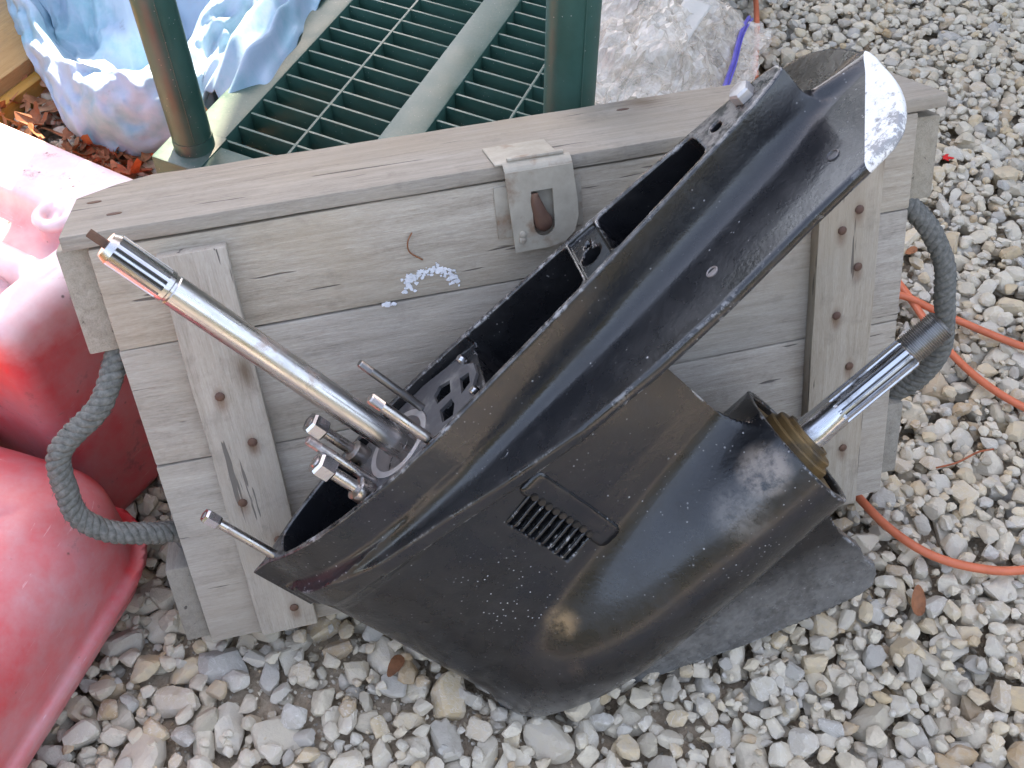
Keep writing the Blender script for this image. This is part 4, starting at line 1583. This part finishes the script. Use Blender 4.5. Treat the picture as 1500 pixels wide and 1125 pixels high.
for i in range(9):
    for j in range(25):
        u_, v_ = .44 + .15 * i / 8 + .10 * (j / 24), .22 + .44 * j / 24
        p = (bagc[0] * (1 - u_) + bagc[1] * u_) * (1 - v_) + (bagc[3] * (1 - u_) + bagc[2] * u_) * v_
        Vl.append((p[0], p[1], .152 - .02 * max(0, u_ - .55) / .3 + .004 * mnoise.noise(Vector((p[0] * 25, p[1] * 25, 0)))))
for i in range(8):
    for j in range(24):
        a = i * 25 + j
        Fl.append((a, a + 25, a + 26, a + 1))
wl_ = mesh_obj('write_on_panel', Vl, Fl, M_PAPER, bag, True)
wl_.modifiers.new('thick', 'SOLIDIFY').thickness = .0006

# ------------------------------------------------------------------ orange cord
CP = [(.455, 1.85, .016), (.447, 1.75, .016), (.430, 1.62, .015), (.410, 1.50, .013), (.415, 1.33, .012), (.46, 1.17, .014), (.505, 1.07, .015), (.531, 1.0, .016), (.557, .905, .014), (.588, .838, .014), (.635, .787, .014), (.72, .735, .014), (.86, .705, .014), (.98, .74, .014), (.99, .80, .014), (.88, .83, .014), (.76, .855, .014), (.664, .889, .015), (.573, .945, .018), (.519, .978, .021), (.46, .97, .014), (.415, .90, .010), (.385, .80, .006), (.372, .72, .006), (.398, .664, .010), (.424, .616, .014), (.461, .582, .014), (.508, .565, .014), (.562, .563, .014), (.68, .585, .014), (.86, .62, .014)]
cord = tube('extension_cord', cr(CP, 14), .0050, M_ORANGE, None, 12)
tag(cord, 'thin orange extension cord looping over the gravel right of the crate', 'cord')

# ------------------------------------------------------------------ leaves and scraps


def leaf_geo(s, kind, seed):
    r = random.Random(seed)
    if kind == 'lobed':
        k = 22
        pr_ = []
        for i in range(k):
            a = 2 * math.pi * i / k
            rr = s * (.42 + .58 * abs(math.cos(2.5 * a + .3)) ** 1.3) * r.uniform(.65, 1.2) * (1 + .35 * math.cos(a))
            pr_.append((rr * math.cos(a), rr * math.sin(a)))
    else:
        k = 14
        pr_ = [(s * math.cos(2 * math.pi * i / k), s * .45 * math.sin(2 * math.pi * i / k) * (1 - .3 * math.cos(2 * math.pi * i / k))) for i in range(k)]
    cu, cv = r.uniform(-18, 18), r.uniform(10, 45)
    V_ = [(0, 0, 0)]
    for f in (.5, 1.0):
        for (x, y) in pr_:
            x, y = x * f, y * f
            V_.append((x, y, cu * x * x * .8 + cv * y * y + .15 * s * mnoise.noise(Vector((x * 60 + seed, y * 60, 0)))))
    F_ = [(0, 1 + i, 1 + (i + 1) % k) for i in range(k)] + [(1 + i, 1 + k + i, 1 + k + (i + 1) % k, 1 + (i + 1) % k) for i in range(k)]
    return np.array(V_), F_


def leaf_xf(V_, x, y, z, r, tilt=.5):
    m = np.array(Matrix.Rotation(r.uniform(0, 6.28), 3, 'Z') @ Matrix.Rotation(r.gauss(0, tilt), 3, 'X') @ Matrix.Rotation(r.gauss(0, tilt), 3, 'Y'))
    return V_ @ m.T + np.array((x, y, z))


rl = random.Random(4)
lit = []
for k in range(330):
    t_ = rl.random()
    x = -.84 + .46 * t_ + rl.gauss(0, .05)
    y = 1.44 - .30 * t_ + rl.gauss(0, .07)
    if k > 200:
        x, y = rl.uniform(-.45, .25), rl.uniform(1.05, 1.75)
    V_, F_ = leaf_geo(rl.uniform(.014, .032), rl.choice(['lobed', 'oval']), k)
    lit.append((leaf_xf(V_, x, y, rl.uniform(.0, .028), rl, .45), F_))
o = mesh_obj('leaf_litter', *join_geo(lit), M_LEAF, None, False)
tag(o, 'brown leaf litter between the cloth and the red can', 'leaves', kind='stuff')
for (x, y, z, s, kd, mt, lb, tl) in [(-.525, 1.245, .034, .030, 'lobed', M_LEAFRED, 'curled rust red leaf against the corner of the green shelf', .6),
                                     (-.575, 1.235, .022, .026, 'lobed', M_LEAFRED, 'orange brown leaf standing on edge beside the red leaf', .8),
                                     (.562, 1.07, .014, .016, 'oval', M_LEAF, 'tan leaf on the gravel near the upper end of the right rope', .3),
                                     (-.035, .458, .008, .016, 'oval', M_LEAF, 'brown leaf scrap on the soil under the gearcase nose', .3),
                                     (.318, .535, .006, .016, 'oval', M_LEAF, 'brown leaf lying in the gravel below the skeg tip', .4),
                                     (.435, .528, .010, .018, 'oval', M_LEAF, 'folded dry leaf inside the bend of the orange cord', .4),
                                     (-.12, .455, .008, .015, 'oval', M_LEAF, 'pinkish brown leaf on the soil below the crate corner', .3)]:
    V_, F_ = leaf_geo(s, kd, int(x * 977))
    o = mesh_obj('dry_leaf', leaf_xf(V_, 0, 0, 0, rl, tl), F_, mt, None, False)
    o.location = (x, y, z)
    tag(o, lb, 'leaf', 'loose dry leaves')
V_, F_ = leaf_geo(.009, 'lobed', 77)
o = mesh_obj('plastic_scrap', V_, F_, M_SCARLET, None, False)
o.location = (.668, 1.281, .016)
o.modifiers.new('thick', 'SOLIDIFY').thickness = .001
tag(o, 'tiny scarlet scrap on the gravel right of the plate tip', 'scrap')
for (pts, lb) in [([(.50, .70, .012), (.525, .705, .016), (.555, .722, .013), (.575, .726, .014)], 'thin orange brown twig on the gravel beside the lower cleat')]:
    tag(tube('twig', cr(pts, 6), .0013, M_LEAFRED, None, 6), lb, 'twig')
fb = tube('plant_fibre', cr([(-.108, -.0015, .391), (-.113, -.0045, .384), (-.112, -.002, .374), (-.102, -.0015, .365)], 8) @ RC.T + TC, .0007, M_LEAF, None, 6)
tag(fb, 'curled brown fibre stuck on the crate above the white flakes', 'fibre')
